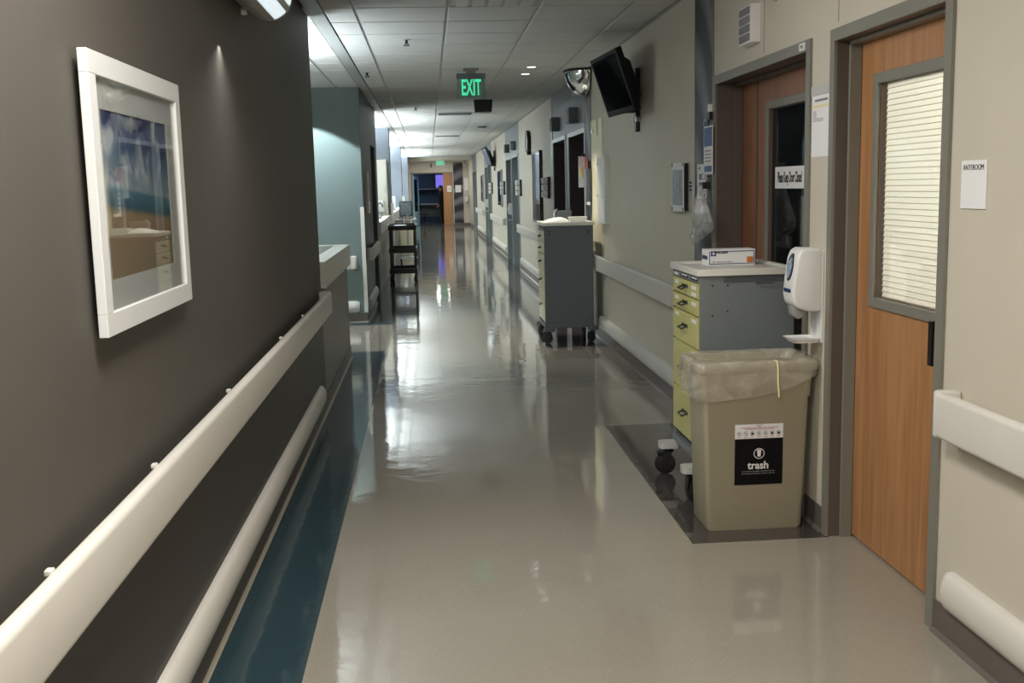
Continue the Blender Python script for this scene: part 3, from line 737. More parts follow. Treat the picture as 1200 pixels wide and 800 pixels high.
counter(31.0, 40.2, 'white topped nurse counter farthest away')

# ================================================================== PICTURE ON THE LEFT
PX, PB = -0.742, -0.764
p = thing('framed_picture', (PB, 2.915, 1.233), 'white framed beach photograph on the charcoal wall', 'picture')
y0, y1, z0, z1, t = 2.477, 3.351, 1.233, 1.882, 0.053
for nm, b in (('frame_rail', (y0, y1, z1 - t, z1)), ('frame_rail', (y0, y1, z0, z0 + t)), ('frame_stile', (y0, y0 + t, z0 + t, z1 - t)), ('frame_stile', (y1 - t, y1, z0 + t, z1 - t))):
    box(nm, M_PICF, p, PB, PX, b[0], b[1], b[2], b[3], 0.0015)
box('backing', M_BASE, p, PB + 0.001, PB + 0.006, y0 + t, y1 - t, z0 + t, z1 - t)
mo = MB(); iy0, iy1, iz0, iz1 = 2.582, 3.205, 1.357, 1.757
mo.box(PB + 0.006, PB + 0.010, y0 + t, iy0, z0 + t, z1 - t); mo.box(PB + 0.006, PB + 0.010, iy1, y1 - t, z0 + t, z1 - t); mo.box(PB + 0.006, PB + 0.010, iy0, iy1, z0 + t, iz0); mo.box(PB + 0.006, PB + 0.010, iy0, iy1, iz1, z1 - t)
mo.build('mount_board', M_MATB, p)
box('photo_print', beach_mat('beach_photo', iz0 - 1.233, iz1 - 1.233), p, PB + 0.006, PB + 0.0075, iy0, iy1, iz0, iz1)
box('glazing', M_GLASS, p, PB + 0.0125, PB + 0.0145, y0 + t, y1 - t, z0 + t, z1 - t)
for zz in (1.30, 1.82): box('spacer', M_BASE, p, XL, PB, 2.6, 2.63, zz, zz + 0.02)

# ================================================================== CARTS
def caster(parent, x, y, r, zt, ang=0.0, wid=0.026, brake=False):
    ca, sa = math.cos(ang), math.sin(ang)
    ax = Vector((ca, sa, 0)); fw = Vector((-sa, ca, 0))
    c = Vector((x, y, r)) + fw * 0.02
    f = MB(); top = Vector((x, y, zt))
    f.cyl(top - Vector((0, 0, 0.03)), top, 0.022, 12)
    for sg in (-1, 1):
        o = ax * sg * (wid / 2 + 0.006); t_ = ax * 0.003
        a = top - Vector((0, 0, 0.022)) + o - fw * 0.022; b = top - Vector((0, 0, 0.022)) + o + fw * 0.03
        q = c + o
        f.add([a - t_, b - t_, q + fw * 0.012 - t_, q - fw * 0.012 - t_, a + t_, b + t_, q + fw * 0.012 + t_, q - fw * 0.012 + t_], [(0, 1, 2, 3), (4, 5, 6, 7), (0, 1, 5, 4), (1, 2, 6, 5), (2, 3, 7, 6), (3, 0, 4, 7)])
    f.add([top + fw * 0.03 - ax * 0.022 + Vector((0, 0, -0.03)), top + fw * 0.03 + ax * 0.022 + Vector((0, 0, -0.03)), top - fw * 0.025 + ax * 0.022 + Vector((0, 0, -0.03)), top - fw * 0.025 - ax * 0.022 + Vector((0, 0, -0.03)), top + fw * 0.03 - ax * 0.022 + Vector((0, 0, -0.022)), top + fw * 0.03 + ax * 0.022 + Vector((0, 0, -0.022)), top - fw * 0.025 + ax * 0.022 + Vector((0, 0, -0.022)), top - fw * 0.025 - ax * 0.022 + Vector((0, 0, -0.022))], [(0, 1, 2, 3), (4, 5, 6, 7), (0, 1, 5, 4), (1, 2, 6, 5), (2, 3, 7, 6), (3, 0, 4, 7)])
    o = f.build('caster', M_BLACK, parent)
    wv = MB(); rings = []
    for h, rr in ((-wid / 2, r * 0.86), (-wid / 2 * 0.6, r), (wid / 2 * 0.6, r), (wid / 2, r * 0.86)):
        rings.append([c + ax * h + (fw * math.cos(2 * math.pi * k / 20) + Vector((0, 0, 1)) * math.sin(2 * math.pi * k / 20)) * rr for k in range(20)])
    wv.loft(rings).build('wheel', M_RUB, o, 0, True)
    if brake:
        b_ = MB(); q = c + fw * (r * 0.55) + Vector((0, 0, r * 0.95))
        b_.box(q.x - 0.016, q.x + 0.016, q.y - 0.025, q.y + 0.03, q.z - 0.006, q.z + 0.010)
        b_.build('brake_pedal', M_BLACK, o, 0.004)
    return o

def bail_handle(parent, x, yc, zc, w=0.085):
    h = MB(); h.tube([(x, yc - w / 2, zc + 0.012), (x - 0.028, yc - w / 2, zc), (x - 0.028, yc + w / 2, zc), (x, yc + w / 2, zc + 0.012)], 0.0045, 8)
    h.box(x - 0.003, x, yc - w / 2 - 0.012, yc + w / 2 + 0.012, zc + 0.004, zc + 0.020)
    h.build('pull_handle', M_DKMETAL, parent)

def drawer_cart(label, x0, x1, y0, y1, zb, zt, zs, body, drw, caster_pos, r, first):
    c = thing('drawer_cart', ((x0 + x1) / 2, (y0 + y1) / 2, 0), label, 'cart', 'drawer carts along the right wall')
    sh = MB(); t = 0.018
    sh.box(x0, x1, y0, y0 + t, zb, zt); sh.box(x0, x1, y1 - t, y1, zb, zt); sh.box(x1 - t, x1, y0 + t, y1 - t, zb, zt)
    sh.box(x0, x1 - t, y0 + t, y1 - t, zt - 0.02, zt); sh.box(x0 + 0.03, x1 - t, y0 + t, y1 - t, zb + 0.02, zb + 0.04)
    sh.box(x0 + 0.06, x1 - t, y0 + t, y1 - t, zb + 0.04, zt - 0.02)
    cb = sh.build('cabinet', body, c, 0.003)
    b = MB(); b.box(x0 - 0.004, x1, y0 - 0.002, y1 + 0.002, zb - 0.035, zb); b.build('base_rail', body, c, 0.004)
    # fitted side features
    pad_m = M_PAD if first else M_CART2
    if first:
        for py, pz in ((0.062, 0.045), (0.135, 0.045), (0.435, 0.045), (0.062, 0.19), (0.135, 0.17), (0.435, 0.17)):
            MB().cyl((x0 + py, y0 - 0.002, zt - pz), (x0 + py, y0 + 0.004, zt - pz), 0.0045, 10).build('side_bolt', M_DKMETAL, cb)
        box('side_shelf', M_CART2, cb, x0 + 0.115, x1 - 0.006, y0 - 0.004, y0, zt - 0.030, zt - 0.006, 0.001)
        MB().tube([(x0 + 0.26, y0 - 0.002, zt - 0.022), (x0 + 0.268, y0 - 0.012, zt - 0.036), (x0 + 0.352, y0 - 0.012, zt - 0.036), (x0 + 0.36, y0 - 0.002, zt - 0.022)], 0.0035, 6).build('shelf_pull', M_CART2, cb)
    else:
        for py in (0.05, x1 - x0 - 0.05):
            for pz in (0.06, 0.085): box('side_slot', M_INK, cb, x0 + py - 0.012, x0 + py + 0.012, y0 - 0.001, y0 + 0.002, zt - pz, zt - pz + 0.008)
    # header
    hz1, hz0 = zt - 0.002, zs[0]
    hd = box('header_strip', body, c, x0 - 0.002, x0 + 0.02, y0 + t, y1 - t, hz0 + 0.002, hz1, 0.001)
    W = y1 - y0
    for k, (f0, f1, mm) in enumerate(((0.06, 0.30, M_INK), (0.40, 0.68, M_INK), (0.78, 0.92, M_PAPER))):
        box('header_label', mm, hd, x0 - 0.003, x0 - 0.002, y0 + W * f0, y0 + W * f1, hz0 + 0.010, hz1 - 0.012)
        if mm is M_INK: box('header_text', M_PAPER, hd, x0 - 0.0035, x0 - 0.003, y0 + W * (f0 + 0.03), y0 + W * (f1 - 0.04), hz0 + 0.017, hz0 + 0.023)
    for i, (a, b) in enumerate(zip(zs[:-1], zs[1:])):
        d = box('drawer', drw, c, x0 - 0.004, x0 + 0.055, y0 + t + 0.002, y1 - t - 0.002, b + 0.004, a - 0.004, 0.002)
        bail_handle(d, x0 - 0.004, (y0 + y1) / 2 - 0.0, (a + b) / 2 - (0.0 if i > 1 else 0.004))
        box('drawer_label', M_PAPER, d, x0 - 0.0055, x0 - 0.004, y0 + W * 0.10, y0 + W * 0.26, a - 0.036, a - 0.018)
        if i in (0, 1, 2): box('drawer_label', M_PAPER, d, x0 - 0.0055, x0 - 0.004, y0 + W * 0.74, y0 + W * 0.88, a - 0.034, a - 0.016)
        if i == 0: box('drawer_label', M_PAPER, d, x0 - 0.0055, x0 - 0.004, y0 + W * 0.10, y0 + W * 0.26, a - 0.068, a - 0.050)
    # top tray
    tt = MB(); ox = 0.014
    def tr_(e, z): return rrect(x0 - e, x1 + e, y0 - e, y1 + e, 0.012, z, 3)
    tt.loft([tr_(ox - 0.003, zt), tr_(ox, zt + 0.003), tr_(ox, zt + 0.031), tr_(ox - 0.003, zt + 0.034), tr_(-0.010, zt + 0.034), tr_(-0.014, zt + 0.030), tr_(-0.02, zt + 0.0225)])
    tt.build('top_tray', M_CARTTOP, c, 0, True)
    for (cx, cy, an, br) in caster_pos:
        pd = MB(); pd.loft([rrect(cx - 0.055, cx + 0.06, cy - 0.042, cy + 0.042, 0.028, z) for z in (zb - 0.068, zb - 0.062, zb - 0.040, zb - 0.035)])
        g = pd.build('caster_guard', pad_m, c, 0, True)
        caster(c, cx, cy, r, zb - 0.066, an, brake=br)
    return c
# nearest cart
CZ = [1.072, 0.992, 0.908, 0.745, 0.498, 0.258]
drawer_cart('slate grey drawer cart with pale yellow drawers behind the trash bin', 1.28, 1.745, 4.98, 5.545, 0.215, 1.108, CZ, M_CART, M_DRAW,
            ((1.245, 5.50, 1.25, True), (1.245, 4.99, 0.12, False), (1.70, 5.50, 0.3, False), (1.70, 5.02, 0.9, False)), 0.056, True)
# second cart
CZ2 = [1.115, 1.0, 0.885, 0.72, 0.52, 0.215]
drawer_cart('dark slate drawer cart with linen on top in front of the dark doorways', 1.115, 1.60, 10.38, 10.95, 0.19, 1.165, CZ2, M_CART2, M_DRAW2,
            ((1.15, 10.40, 0.9, True), (1.59, 10.42, 0.6, False), (1.13, 10.92, 0.3, False), (1.57, 10.92, 0.2, False)), 0.056, False)

# glove box on the near cart
ZT = 1.131
gb = thing('glove_box', (1.53, 5.38, ZT), 'white glove carton with navy border lying on the near cart', 'box')
gx0, gx1, gy0_, gy1_ = 1.412, 1.657, 5.33, 5.452
box('carton', M_PAPER, gb, gx0, gx1, gy0_, gy1_, ZT, ZT + 0.081, 0.001)
fb = MB(); e = 0.0006; yy = gy0_ - e
for q in ((gx0 + 0.008, gx1 - 0.004, ZT + 0.006, ZT + 0.010), (gx0 + 0.05, gx1 - 0.004, ZT + 0.069, ZT + 0.073), (gx0 + 0.006, gx0 + 0.010, ZT + 0.006, ZT + 0.073), (gx1 - 0.008, gx1 - 0.004, ZT + 0.006, ZT + 0.073)):
    fb.box(q[0], q[1], yy, gy0_ + 0.0005, q[2], q[3])
fb.build('printed_border', M_NAVY, gb)
lg = box('logo_square', M_NAVY, gb, gx0 + 0.014, gx0 + 0.042, yy - 0.0003, gy0_, ZT + 0.048, ZT + 0.074)
star = MB()
for k in range(4):
    a = math.radians(90 * k + 0); c0 = Vector((gx0 + 0.028, yy - 0.0006, ZT + 0.061)); d0 = Vector((math.cos(a), 0, math.sin(a))); n0 = Vector((-math.sin(a), 0, math.cos(a)))
    star.add([c0, c0 + d0 * 0.004 + n0 * 0.003, c0 + d0 * 0.011, c0 + d0 * 0.004 - n0 * 0.003], [(0, 1, 2, 3)])
star.build('logo_star', M_PAPER, lg)
text('carton_brand_text', 'FitGuard', M_INK, gb, (gx0 + 0.072, yy - 0.0003, ZT + 0.066), 0.017, '-y', bold=0.0004)
text('carton_small_text', '200   Nitrile Exam Gloves', M_GREYINK, gb, (gx0 + 0.075, yy - 0.0003, ZT + 0.018), 0.010, '-y')
box('orange_patch', M_ORANGE, gb, gx1 - 0.042, gx1 - 0.010, yy - 0.0003, gy0_, ZT + 0.012, ZT + 0.042)
sm = MB().box(gx0 - 0.0006, gx0 + 0.0005, gy0_ + 0.01, gy1_ - 0.01, ZT + 0.03, ZT + 0.05); sm.build('side_print', M_NAVY, gb)
# small black item and pen on the near cart
pen = MB().cyl((1.66, 5.42, ZT + 0.006), (1.71, 5.50, ZT + 0.006), 0.006, 8); tag(pen.build('marker_pen', M_BLACK), 'black marker lying on the near cart beside the glove carton', 'pen')
# linen on second cart
def lump(name, x0, x1, y0, y1, z0, h, m, label, cat, seed):
    nx, ny = 14, 14; vs = []; fs = []
    for j in range(ny + 1):
        for i in range(nx + 1):
            u, v = i / nx, j / ny
            e = min(1, 4 * min(u, 1 - u)) ** 0.5 * min(1, 4 * min(v, 1 - v)) ** 0.5
            z = z0 + h * e * (0.65 + 0.5 * noise.noise(Vector((u * 3.5 + seed, v * 3.5, seed))))
            vs.append((x0 + (x1 - x0) * u, y0 + (y1 - y0) * v, max(z, z0 + 0.001)))
    for j in range(ny):
        for i in range(nx):
            a = j * (nx + 1) + i; fs.append((a, a + 1, a + nx + 2, a + nx + 1))
    n0 = len(vs); vs += [(x0, y0, z0), (x1, y0, z0), (x1, y1, z0), (x0, y1, z0)]
    fs.append((n0, n0 + 3, n0 + 2, n0 + 1))
    return tag(MB().add(vs, fs).build(name, m, None, 0, True), label, cat)
M_LINEN = mat('white_linen', (230, 229, 224), 0.8)
lump('folded_linen', 1.15, 1.38, 10.42, 10.775, 1.1995, 0.05, M_LINEN, 'crumpled white linen on the dark slate cart', 'linen', 1.3)
wp = thing('wipes_tub', (1.49, 10.62, 1.188), 'white plastic tub on the dark slate cart', 'tub')
MB().loft([rrect(1.40, 1.56, 10.54, 10.70, 0.02, z) for z in (1.188, 1.23)]).build('tub', M_WHITE, wp, 0, True)
MB().loft([rrect(1.392, 1.568, 10.532, 10.708, 0.022, z) for z in (1.23, 1.242)]).build('lid', M_WHITE, wp, 0, True)
bk = thing('dark_bin', (1.36, 10.86, 1.188), 'dark grey open bin at the back of the dark slate cart', 'bin')
MB().loft([rrect(1.29, 1.44, 10.80, 10.93, 0.015, 1.188), rrect(1.28, 1.45, 10.79, 10.935, 0.015, 1.30)]).build('bin_body', M_CART2, bk, 0, True)
MB().tube([(1.275, 10.85, 1.22), (1.27, 10.83, 1.28), (1.285, 10.80, 1.315), (1.30, 10.80, 1.318)], 0.005, 6).build('hook', M_CHROME, bk)

# black utility cart far left
u = thing('utility_cart', (-0.455, 18.3, 0), 'black three shelf utility cart beside the far counter', 'cart')
ux0, ux1, uy0, uy1 = -0.69, -0.225, 17.85, 18.75
for zz, nm in ((0.88, 'top_shelf'), (0.50, 'middle_shelf'), (0.155, 'bottom_shelf')):
    t_ = MB(); t_.box(ux0, ux1, uy0, uy1, zz, zz + 0.02)
    for q in ((ux0, ux0 + 0.02, uy0, uy1), (ux1 - 0.02, ux1, uy0, uy1), (ux0, ux1, uy0, uy0 + 0.02), (ux0, ux1, uy1 - 0.02, uy1)): t_.box(*q, zz + 0.015, zz + 0.08)
    t_.build(nm, M_BLACK, u, 0.005)
for xx in (ux0 + 0.03, ux1 - 0.03):
    for yy in (uy0 + 0.05, uy1 - 0.05):
        box('leg', M_DKMETAL, u, xx - 0.018, xx + 0.018, yy - 0.018, yy + 0.018, 0.12, 0.90, 0.004)
        caster(u, xx, yy, 0.048, 0.125, 0.4)
MB().tube([(ux0 + 0.03, uy0 + 0.02, 0.93), (ux0 + 0.03, uy0 - 0.06, 0.985), (ux1 - 0.03, uy0 - 0.06, 0.985), (ux1 - 0.03, uy0 + 0.02, 0.93)], 0.013, 8).build('push_handle', M_BLACK, u)
tag(MB().box(-0.60, -0.40, 18.1, 18.4, 0.902, 0.955).build('supply_box', M_WHITE, None, 0.004), 'white supply box on the top shelf of the black utility cart', 'box')
tag(MB().box(-0.38, -0.28, 18.0, 18.3, 0.902, 0.94).build('supply_box', M_NAVY, None, 0.004), 'small navy box on the top shelf of the black utility cart', 'box')

# ================================================================== TRASH BIN
tb = thing('trash_bin', (1.42, 4.66, 0), 'tall beige trash bin with clear liner beside the oak door', 'trash bin')
TX0, TX1, TY0, TY1 = 1.197, 1.635, 4.515, 4.785
def tring(z, e, r=0.03): return rrect(TX0 - e, TX1 + e, TY0 - e * 0.6, TY1 + e * 0.6, r, z, 5)
out = [tring(0.0, -0.006), tring(0.012, 0.0), tring(0.60, 0.020), tring(0.606, 0.026), tring(0.735, 0.034)]
inn = [tring(0.735, 0.028), tring(0.45, 0.010), tring(0.06, -0.01), tring(0.05, -0.02)]
MB().loft(out + inn).build('bin_body', M_TRASH, tb, 0, True)
rim = MB(); rim.loft([tring(0.728, 0.030), tring(0.724, 0.046), tring(0.735, 0.052), tring(0.757, 0.052), tring(0.764, 0.046), tring(0.760, 0.028), tring(0.735, 0.027)])
rim.build('rim', M_TRASH, tb, 0, True)
for sg, xx in ((-1, TX0 - 0.045), (1, TX1 + 0.045)):
    box('grip', M_TRASH, tb, min(xx, xx + sg * 0.022), max(xx, xx + sg * 0.022), 4.60, 4.70, 0.715, 0.755, 0.006)
# liner: inside, over the rim, hanging outside with an uneven hem
rings = []
base_ring = tring(0, 0.0)
n = 120
def ring_at(z, e, f=None):
    # resample a rounded rectangle to n points
    pts = [Vector(p) for p in rrect(TX0 - e, TX1 + e, TY0 - e * 0.6, TY1 + e * 0.6, 0.045, z, 6)]
    L_ = [0]
    for a, b in zip(pts, pts[1:] + pts[:1]): L_.append(L_[-1] + (b - a).length)
    res = []
    for k in range(n):
        s_ = L_[-1] * k / n
        for i in range(len(pts)):
            if L_[i] <= s_ <= L_[i + 1]:
                t_ = (s_ - L_[i]) / max(1e-9, L_[i + 1] - L_[i]); q = pts[i].lerp(pts[(i + 1) % len(pts)], t_); break
        res.append(q)
    return res
def hem(x, y):
    u_ = (x - TX0) / (TX1 - TX0)
    return 0.592 + 0.10 * max(0, u_) ** 1.6 + 0.01 * math.sin(9 * x + 5 * y)
def wr_(p, a): 
    d = Vector((p.x - 1.416, p.y - 4.65, 0)).normalized()
    return p + d * a * (noise.noise(Vector((p.x * 7, p.y * 7, p.z * 26 + p.x * 5))) + 0.35 * noise.noise(p * 24))
steps = []
for z, e in ((0.52, -0.006), (0.60, 0.0), (0.68, 0.008), (0.74, 0.014)): steps.append([wr_(q, 0.006) for q in ring_at(z, e)])
for z, e in ((0.772, 0.036), (0.775, 0.050), (0.766, 0.060)): steps.append([wr_(q, 0.003) + Vector((0, 0, 0.004 * noise.noise(q * 25))) for q in ring_at(z, e)])
for fr_ in (0.1, 0.25, 0.4, 0.55, 0.7, 0.85, 1.0):
    ring = []
    for q in ring_at(0, 0.062 - 0.006 * fr_ + 0.010 * math.sin(fr_ * 3.0)):
        zz = 0.755 + (hem(q.x, q.y) - 0.755) * fr_
        p_ = wr_(Vector((q.x, q.y, zz)), 0.010 * (0.4 + fr_)); p_.z = zz + 0.004 * noise.noise(p_ * 14)
        ring.append(p_)
    steps.append(ring)
MB().loft(steps, cap=False).build('liner', M_LINER, tb, 0, True)
bd = MB(); bd.tube([(1.492, 4.500, 0.772), (1.494, 4.470, 0.772), (1.495, 4.462, 0.74), (1.496, 4.462, 0.68), (1.502, 4.464, 0.615)], 0.0042, 8); bd.build('liner_tie', M_BAND, tb)
fy = TY0 - 0.0125
# front of the can leans slightly outward with height, so the label leans with it
lbm = MB().box(1.317, 1.535, fy - 0.0, fy + 0.0012, 0.212, 0.424)
lbl = lbm.build('trash_label', M_INK, tb); 
wl_ = MB().box(1.317, 1.535, fy, fy + 0.0012, 0.424, 0.489).build('warning_label', M_PAPER, tb)
text('label_word', 'trash', M_PAPER, lbl, (1.424, fy - 0.0006, 0.300), 0.048, '-y', width=0.095, bold=0.0010)
text('label_small_text', 'do not throw recyclable materials in this bin', M_GREYINK, lbl, (1.424, fy - 0.0006, 0.274), 0.011, '-y', width=0.150)
text('label_small_text', 'do not place hazardous waste in this bin', M_GREYINK, lbl, (1.424, fy - 0.0006, 0.264), 0.011, '-y', width=0.150)
def ringmesh(cx, z, ro, ri, y, nn=24):
    m_ = MB(); o_ = []; i_ = []
    for k in range(nn):
        a = 2 * math.pi * k / nn
        o_.append((cx + ro * math.cos(a), y, z + ro * math.sin(a))); i_.append((cx + ri * math.cos(a), y, z + ri * math.sin(a)))
    m_.add(o_ + i_, [(k, (k + 1) % nn, nn + (k + 1) % nn, nn + k) for k in range(nn)]); return m_
ringmesh(1.427, 0.355, 0.0245, 0.0215, fy - 0.0006).build('label_ring', M_PAPER, lbl)
ic = MB(); ic.prism([(1.418, 0.369), (1.436, 0.369), (1.434, 0.341), (1.420, 0.341)], 'y', fy - 0.0008, fy); ic.box(1.416, 1.438, fy - 0.0008, fy, 0.370, 0.373); ic.build('label_bin_icon', M_PAPER, lbl)
text('warning_text', 'NO!', M_REDINK, wl_, (1.427, fy - 0.0006, 0.482), 0.010, '-y', width=0.025)
for zz, wd in ((0.474, 0.165), (0.467, 0.13)): text('warning_text', 'do not place any of these items in the trash', M_REDINK, wl_, (1.427, fy - 0.0006, zz), 0.008, '-y', width=wd)
for k in range(7):
    cx = 1.336 + k * 0.0298
    rg = ringmesh(cx, 0.447, 0.0105, 0.0092, fy - 0.0006).build('warning_icon', M_INK, wl_)
    if k in (2, 5, 6): MB().prism([(cx - 0.006, 0.442), (cx + 0.006, 0.442), (cx + 0.004, 0.452), (cx - 0.004, 0.452)], 'y', fy - 0.0006, fy).build('warning_pictogram', M_INK, wl_)
    else: MB().prism([(cx - 0.003, 0.443), (cx + 0.003, 0.443), (cx + 0.002, 0.452), (cx - 0.002, 0.452)], 'y', fy - 0.0006, fy).build('warning_pictogram', M_GREYINK, wl_)
    MB().prism([(cx - 0.0075, 0.4535), (cx - 0.0065, 0.4545), (cx + 0.0075, 0.4405), (cx + 0.0065, 0.4395)], 'y', fy - 0.0010, fy).build('warning_slash', M_INK, wl_)
    box('warning_caption', M_REDINK, wl_, cx - 0.009, cx + 0.009, fy - 0.0005, fy, 0.430, 0.4315)
lean = math.atan2(0.012, 0.6)
for o_ in (lbl, wl_):
    piv = Vector((0, fy, 0.0)) - tb.location; piv.x = 0
    o_.matrix_local = Matrix.Translation(Vector((0, fy + 0.009, 0)) - Vector((0, tb.location.y, 0))) @ Matrix.Rotation(lean, 4, 'X') @ Matrix.Translation(-(Vector((0, fy, 0)) - Vector((0, tb.location.y, 0))))

# ================================================================== RIGHT WALL NEAR ITEMS
s = thing('soap_dispenser', (1.70, 4.56, 0.84), 'white sanitizer dispenser with drip tray between the two near doors', 'dispenser')
YC0, YC1 = 4.475, 4.615
box('back_plate', M_WHITE, s, 1.688, 1.70, YC0 + 0.005, YC1 - 0.005, 0.845, 1.25, 0.003)
prof = [(1.690, 1.258), (1.612, 1.262), (1.590, 1.250), (1.578, 1.215), (1.566, 1.13), (1.560, 1.06), (1.566, 1.02), (1.592, 0.998), (1.640, 0.985), (1.690, 0.985)]
MB().prism(prof, 'y', YC0, YC1).build('cover', M_WHITE, s, 0.014, True, 3)
# oval window on the slanted front
ov = MB(); ring = []; ring2 = []
for k in range(24):
    a = 2 * math.pi * k / 24; zz = 1.178 + 0.060 * math.sin(a); yy = (YC0 + YC1) / 2 + 0.036 * math.cos(a)
    def fx(z): return 1.578 - (1.215 - z) * 0.012 / 0.085 if z < 1.215 else 1.578 + (z - 1.215) * 0.012 / 0.035
    ring.append((fx(zz) - 0.0035, yy, zz)); ring2.append((fx(zz) + 0.006, yy, zz))
ov.loft([ring, ring2]).build('window_bezel', M_DKMETAL, s, 0)
ov = MB(); c_ = [((p_[0] - 0.0012), (YC0 + YC1) / 2 + (p_[1] - (YC0 + YC1) / 2) * 0.78, 1.178 + (p_[2] - 1.178) * 0.84) for p_ in ring]
M_GELW = mat('pale_blue_gel_window', (140, 156, 172), 0.06, var=0.5, vscale=40)
ov.add(c_, [tuple(range(24))]).build('gel_window', M_GELW, s)
M_SENS = mat('smoky_nozzle', (150, 152, 152), 0.25)
MB().prism([(1.572, 1.012), (1.60, 0.996), (1.628, 0.988), (1.622, 0.955), (1.60, 0.948), (1.578, 0.965)], 'y', 4.515, 4.585).build('nozzle', M_SENS, s, 0.008, True)
text('dispenser_brand_text', 'ECOLAB', M_NAVY, s, (1.5590, 4.545, 1.075), 0.022, '-x', bold=0.0006, ext=0.002)
tr = MB(); tr.loft([rrect(1.575, 1.695, YC0 + 0.01, YC1 - 0.01, 0.03, z) for z in (0.846, 0.856)]); tr.build('drip_tray', M_WHITE, s, 0.002)
trr = MB(); trr.loft([rrect(1.566, 1.695, YC0 + 0.004, YC1 - 0.004, 0.03, 0.856), rrect(1.556, 1.695, YC0, YC1, 0.03, 0.866), rrect(1.560, 1.692, YC0 + 0.004, YC1 - 0.004, 0.028, 0.866), rrect(1.570, 1.69, YC0 + 0.01, YC1 - 0.01, 0.028, 0.857)]); trr.build('tray_rim', M_WHITE, s, 0, True)

# notice between doors
s = thing('wall_notice', (XR, 4.55, 1.65), 'white laminated notice on the wall between the two near doors', 'notice')
box('sheet', M_PAPER, s, 1.6975, 1.70, 4.445, 4.655, 1.652, 1.925); box('heading_clip', M_PAD, s, 1.694, 1.70, 4.44, 4.66, 1.915, 1.957, 0.001)
box('heading_bar', M_GREYINK, s, 1.697, 1.6975, 4.47, 4.62, 1.888, 1.898); box('yellow_bar', M_BAND, s, 1.6968, 1.6975, 4.455, 4.645, 1.862, 1.874)
for k in range(6):
    box('text_line', M_GREYINK, s, 1.6970, 1.6975, 4.60 if k < 4 else 4.52, 4.64, 1.845 - k * 0.008, 1.848 - k * 0.008)
# anteroom sign
s = thing('room_sign', (XR, 3.22, 1.45), 'white room sign reading ANTEROOM on the near right wall', 'sign')
box('plate', M_PAPER, s, 1.694, 1.70, 3.147, 3.30, 1.452, 1.602, 0.0015); text('sign_text', 'ANTEROOM', M_INK, s, (1.6935, 3.2235, 1.580), 0.025, '-x', width=0.126, bold=-0.0003)
# door closed sign on glass
s = thing('door_sign', (1.86, 5.35, 1.515), 'white sign reading Please Keep Door Closed on the dark glass', 'sign')
box('card', M_PAPER, s, 1.8645, 1.8675, 5.06, 5.655, 1.512, 1.625); text('sign_text', 'Please Keep Door Closed', M_INK, s, (1.8642, 5.425, 1.568), 0.078, '-x', width=0.37, bold=0.0015)
# ventilated call light box above door 2
s = thing('call_light_box', (1.70, 5.515, 2.25), 'white louvred call light box above the dark red oak door', 'call light')
MB().box(1.650, 1.70, 5.41, 5.62, 2.25, 2.44).build('housing', M_WHITE, s, 0.003)
for k in range(4):
    box('louvre', M_GREYINK, s, 1.6435, 1.65, 5.43, 5.60, 2.262 + k * 0.044, 2.298 + k * 0.044, 0.002)
s = thing('ceiling_call_dome', (1.70, 5.16, 2.40), 'small white dome above the dark red oak door at the top edge', 'call light')
MB().lathe([(0.035, 0.0), (0.035, -0.012), (0.028, -0.03), (0.012, -0.04)], (1.70, 5.16, 2.445), 'x', 18).build('dome', M_WHITE, s, 0, True)
MB().cyl((1.688, 5.16, 2.445), (1.70, 5.16, 2.445), 0.042, 18).build('dome_base', M_GRID, s)

# mural strips
def mural(x0, x1, y0, y1, z0, z1, label):
    s = thing('mural_strip', ((x0 + x1) / 2, (y0 + y1) / 2, z0), label, 'mural', 'tall photo mural strips')
    box('mural_panel', M_MURAL, s, x0, x1, y0, y1, z0, z1, 0.001)
    if y1 - y0 > 0.1:
        box('edge_trim', M_FRAME, s, x0 - 0.003, x1, y0 - 0.006, y0, z0, z1); box('edge_trim', M_FRAME, s, x0 - 0.003, x1, y1, y1 + 0.006, z0, z1)
    return s
mural(1.692, 1.699, 6.292, 6.705, 0.115, 2.73, 'tall grey photo mural strip beside the dark red oak door')
mural(1.692, 1.699, 11.075, 11.465, 0.115, 2.73, 'tall grey photo mural strip behind the dark slate cart')
mural(1.0505, 1.45, YE - 0.010, YE - 0.002, 0.11, 2.60, 'tall black and white photo mural on the far end wall')

# items hung on the mural by door 2
s = thing('printed_poster', (1.69, 6.53, 1.36), 'white pictogram poster on the grey mural strip', 'poster')
box('sheet', M_PAPER, s, 1.6895, 1.6915, 6.425, 6.645, 1.36, 1.665)
for k in range(4):
    bx_ = box('picture_row', M_GREYINK, s, 1.6888, 1.6895, 6.44, 6.60, 1.57 - k * 0.05, 1.605 - k * 0.05)
    box('picture_cell', M_ORANGE if k == 3 else M_PAPER, s, 1.6882, 1.6888, 6.46, 6.52, 1.575 - k * 0.05, 1.60 - k * 0.05)
box('heading_line', M_GREYINK, s, 1.6888, 1.6895, 6.57, 6.61, 1.63, 1.65)
s = thing('hanging_card', (1.672, 6.30, 1.60), 'blue and white printed card hanging from a hook by the dark red oak door', 'card')
box('card', M_PAPER, s, 1.672, 1.675, 6.215, 6.42, 1.60, 1.885, 0.001)
M_PHOTOB = mat('blue_photo_print', (70, 100, 140), 0.5, var=0.5, vscale=30)
box('card_photo', M_PHOTOB, s, 1.6713, 1.672, 6.225, 6.41, 1.765, 1.875); box('card_footer', M_PHOTOB, s, 1.6713, 1.672, 6.235, 6.40, 1.615, 1.65)
for k in range(4): box('card_text_line', M_GREYINK, s, 1.6715, 1.672, 6.25, 6.39, 1.675 + k * 0.02, 1.681 + k * 0.02)
